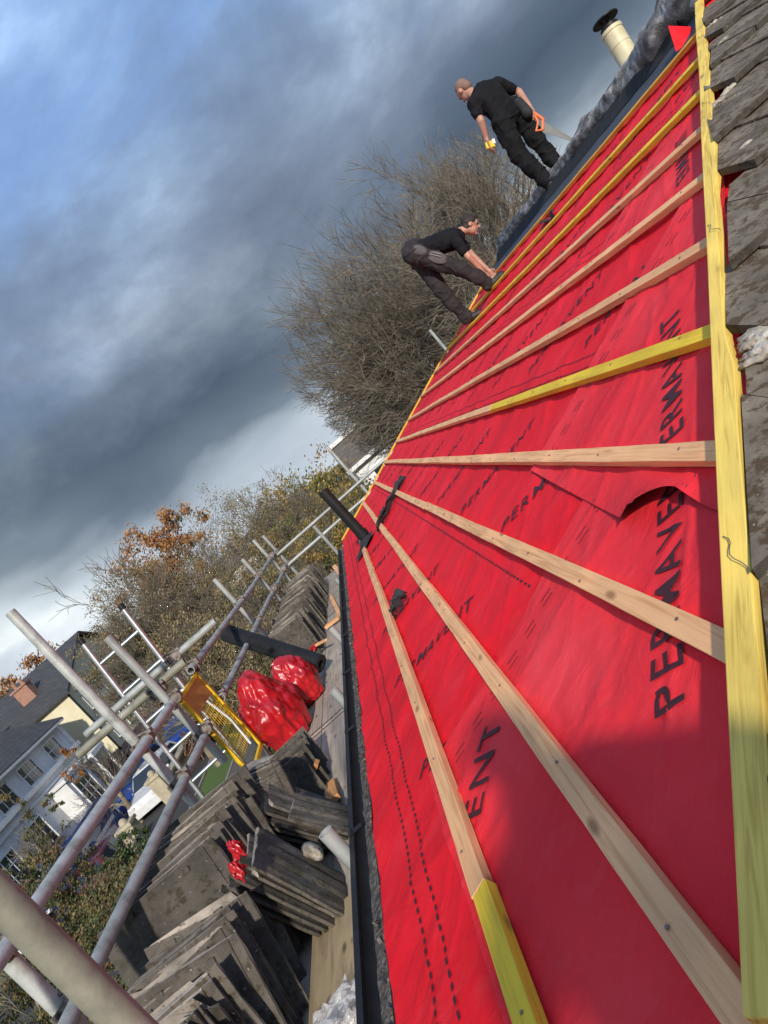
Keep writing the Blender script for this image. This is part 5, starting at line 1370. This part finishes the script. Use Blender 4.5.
T.build('trunk', M['bark'], root, norm=False); Cc.build('crown', M['twig'], root, norm=False)
print('big tree faces', len(Cc.f))
def at(px, py, d): return atd(px, py, d)
def gb_(p): return (p.x, p.y, GZ)
# golden green tree
c = at(300, 497, 38); leaftree('golden_tree', gb_(c), [((c.x, c.y, c.z-.3), (3.1, 3, 2.0)), ((c.x+1.2, c.y, c.z-1.9), (2.4, 3, 2.0)), ((c.x-2.0, c.y, c.z-1.7), (2.6, 2.6, 2.0)), ((c.x+.3, c.y-1, c.z-3.3), (4, 3, 1.8))], 15000, .085, M['lf_gold'], 'golden-green leafy tree behind the vent pipe', 21)
# bare gnarled tree
c = at(250, 600, 31); baretree('bare_tree', gb_(c), 10.6, 'small gnarled leafless tree between the rust-coloured and golden trees', 5, levels=6, kids=3, r0=.24, spread=1.25, twigm='twigg', jag=.24, twr=.016)
# rust tree
c = at(152, 556, 46); leaftree('rust_tree', gb_(c), [((c.x, c.y, c.z), (2.6, 2.5, 1.8)), ((c.x-1.6, c.y, c.z-2), (2.2, 2, 2)), ((c.x+2.4, c.y, c.z+.2), (1.8, 2, 1.5)), ((c.x+1, c.y, c.z-2), (2.6, 2, 2))], 12000, .10, M['lf_rust'], 'rust-orange leafed tree rising over the brown hedge trees', 31)
# brown shrubby tree mass
def brown(px, py, d, r, seed, label, mats='lf_brown', n=8000):
    c = at(px, py, d); rt = leaftree('hedge_tree', gb_(c), [((c.x, c.y, c.z), (r, r*.9, r*.8)), ((c.x-.6*r, c.y, c.z-.6*r), (r*.8, r*.8, r*.8)), ((c.x+.6*r, c.y, c.z-.6*r), (r*.8, r*.8, r*.8)), ((c.x, c.y, c.z-1.3*r), (r*1.1, r*.8, r*.8))], int(n*1.25), .042, M[mats], label, seed)
    tb, cb, _ = branches((c.x, c.y, c.z-2.2*r), r*3.2, 1.2, seed+100, levels=6, kids=3, r0=.10, trunk=.25, twr=.010, up=.5)
    cb.build('twigs', M['twigg'], rt, norm=False)
brown(130, 600, 30, 1.9, 41, 'tan twiggy hedge tree leftmost in the brown row behind the scaffold poles')
brown(165, 592, 31, 2.0, 42, 'brown twiggy hedge tree directly below the rust-coloured tree')
brown(205, 600, 29, 1.9, 43, 'brown hedge tree crossed by the far scaffold uprights')
brown(250, 600, 27, 1.7, 44, 'olive-brown hedge tree right behind the black roll')
brown(110, 650, 28, 1.5, 45, 'lower tan hedge tree behind the black-capped ladder')
brown(175, 650, 25.5, 1.4, 46, 'low olive hedge tree behind the orange gate panel')
brown(290, 548, 30, 1.7, 47, 'olive hedge tree seen between far guard rails', 'lf_gold')
brown(322, 545, 27, 1.2, 48, 'low greenish tree behind the top of the vent pipe', 'lf_gold')
brown(262, 520, 33, 2.2, 49, 'grey-brown twiggy tree behind the farthest guard rail uprights')
brown(218, 528, 36, 2.4, 52, 'tan twiggy tree between the rust tree and the gnarled bare tree')
brown(215, 650, 24, 1.3, 53, 'low olive shrubby tree behind the top of the yellow gate')
brown(250, 640, 22, 1.2, 54, 'low twiggy shrub behind the red bags')
# rust shrub at far left behind the slates
c = at(28, 676, 62); leaftree('rust_tree', gb_(c), [((c.x, c.y, c.z), (3.2, 3, 2.4)), ((c.x+2, c.y, c.z-2), (3, 3, 2.5)), ((c.x-2.5, c.y, c.z-2), (3, 3, 2.5))], 7000, .13, M['lf_rust'], 'distant rust-brown tree behind the slate roofs at the left edge', 61)
# ordinary green behind the gate
def hedge(name, x0, x1, y0, y1, h, mats, label, seed, n=6000, size=.05):
    L0 = []; ny = max(1, int((y1-y0)/1.2))
    for i in range(ny): L0.append((((x0+x1)/2, y0+(i+.5)*(y1-y0)/ny, GZ+h*.55), ((x1-x0)*.5, .75, h*.5)))
    root = empty(name, ((x0+x1)/2, (y0+y1)/2, GZ), label, 'hedge', 'garden hedges')
    leafcloud(L0, n, size, seed, len(mats)).build('foliage', mats, root, norm=False)
    b = MB()
    for i in range(ny*2): yy = y0+.3+i*(y1-y0-.6)/(ny*2); b.tube((( x0+x1)/2, yy, GZ), ((x0+x1)/2+random.uniform(-.2, .2), yy, GZ+h*.8), .03, n=5)
    b.build('stems', M['bark'], root)
hedge('hedge', -13.7, -12.6, 34.5, 42, 1.7, M['lf_green'], 'clipped green hedge behind the ladder near the bright blue cars', 71, 9000)
hedge('hedge', -13.6, -12.7, 31.2, 34.3, 1.4, M['lf_redh'], 'reddish brown hedge beside the white car', 72, 5000)
hedge('hedge', -14.6, -13.4, 17, 24.8, 1.3, M['lf_green'], 'dark green hedge behind the golden shrub, before the maroon car', 74, 9000)
hedge('hedge', -8.1, -6.9, 22, 36, 1.3, M['lf_green'], 'low green hedge along the near pavement', 73, 9000)
# big golden shrub by the scaffold foot
c = at(50, 960, 10.6); rs_ = random.Random(4); LL = []
for (x, y) in ((28, 862), (62, 868), (98, 880), (128, 884), (12, 895), (48, 905), (88, 915), (122, 925), (150, 905), (8, 940), (44, 950), (84, 960), (120, 972), (150, 960), (10, 990), (50, 1000), (96, 1012), (140, 1015), (0, 1040), (50, 1045), (110, 1055), (-30, 900), (-30, 960), (-40, 1020), (160, 1040)):
    q = at(x+rs_.uniform(-8, 8), y+rs_.uniform(-8, 8), rs_.uniform(10.2, 12.2)); rr_ = rs_.uniform(.34, .62)
    LL.append(((q.x, q.y, q.z-rr_*.5), (rr_, rr_, rr_*.85)))
root = leaftree('shrub', (c.x, c.y, GZ), LL, 70000, .024, M['lf_bush'], 'large olive and gold shrub filling the bottom left corner', 81, 'shrub', 'garden shrubs')
# climbing plant against the white house
c = at(45, 830, 27); 
leaftree('climbing_plant', (c.x, c.y, GZ), [((c.x, c.y, c.z), (.5, .5, 1.1)), ((c.x-.4, c.y, c.z-1.3), (.9, .6, 1.0)), ((c.x-.1, c.y, c.z+1.5), (.28, .3, 1.0)), ((c.x+.9, c.y, c.z+.6), (.5, .4, .5)), ((c.x, c.y, c.z-2.2), (1.4, .8, 1.0))], 5200, .05, M['lf_bush'], 'straggly climbing plant in front of the white house windows', 91, 'shrub', 'garden shrubs')
c = at(70, 750, 30)
leaftree('young_tree', (c.x, c.y, GZ), [((c.x, c.y, c.z), (.5, .4, .35)), ((c.x-.5, c.y, c.z-.8), (.4, .4, .5))], 900, .05, M['lf_rust'], 'slender young tree with a tuft of orange leaves before the white house', 93, 'tree')
# distant tree line along the horizon
hz_ = MB()
rnd = random.Random(5); b = leafcloud([((-120+i*9+rnd.uniform(-3, 3), 150+rnd.uniform(-15, 15), GZ+3), (7, 5, rnd.uniform(4, 6.5))) for i in range(34)], 26000, .5, 99, 3)
tag(b.build('distant_wood', M['lf_brown'], norm=False), 'distant brown wood along the horizon beyond the houses', 'wood', kind='stuff')
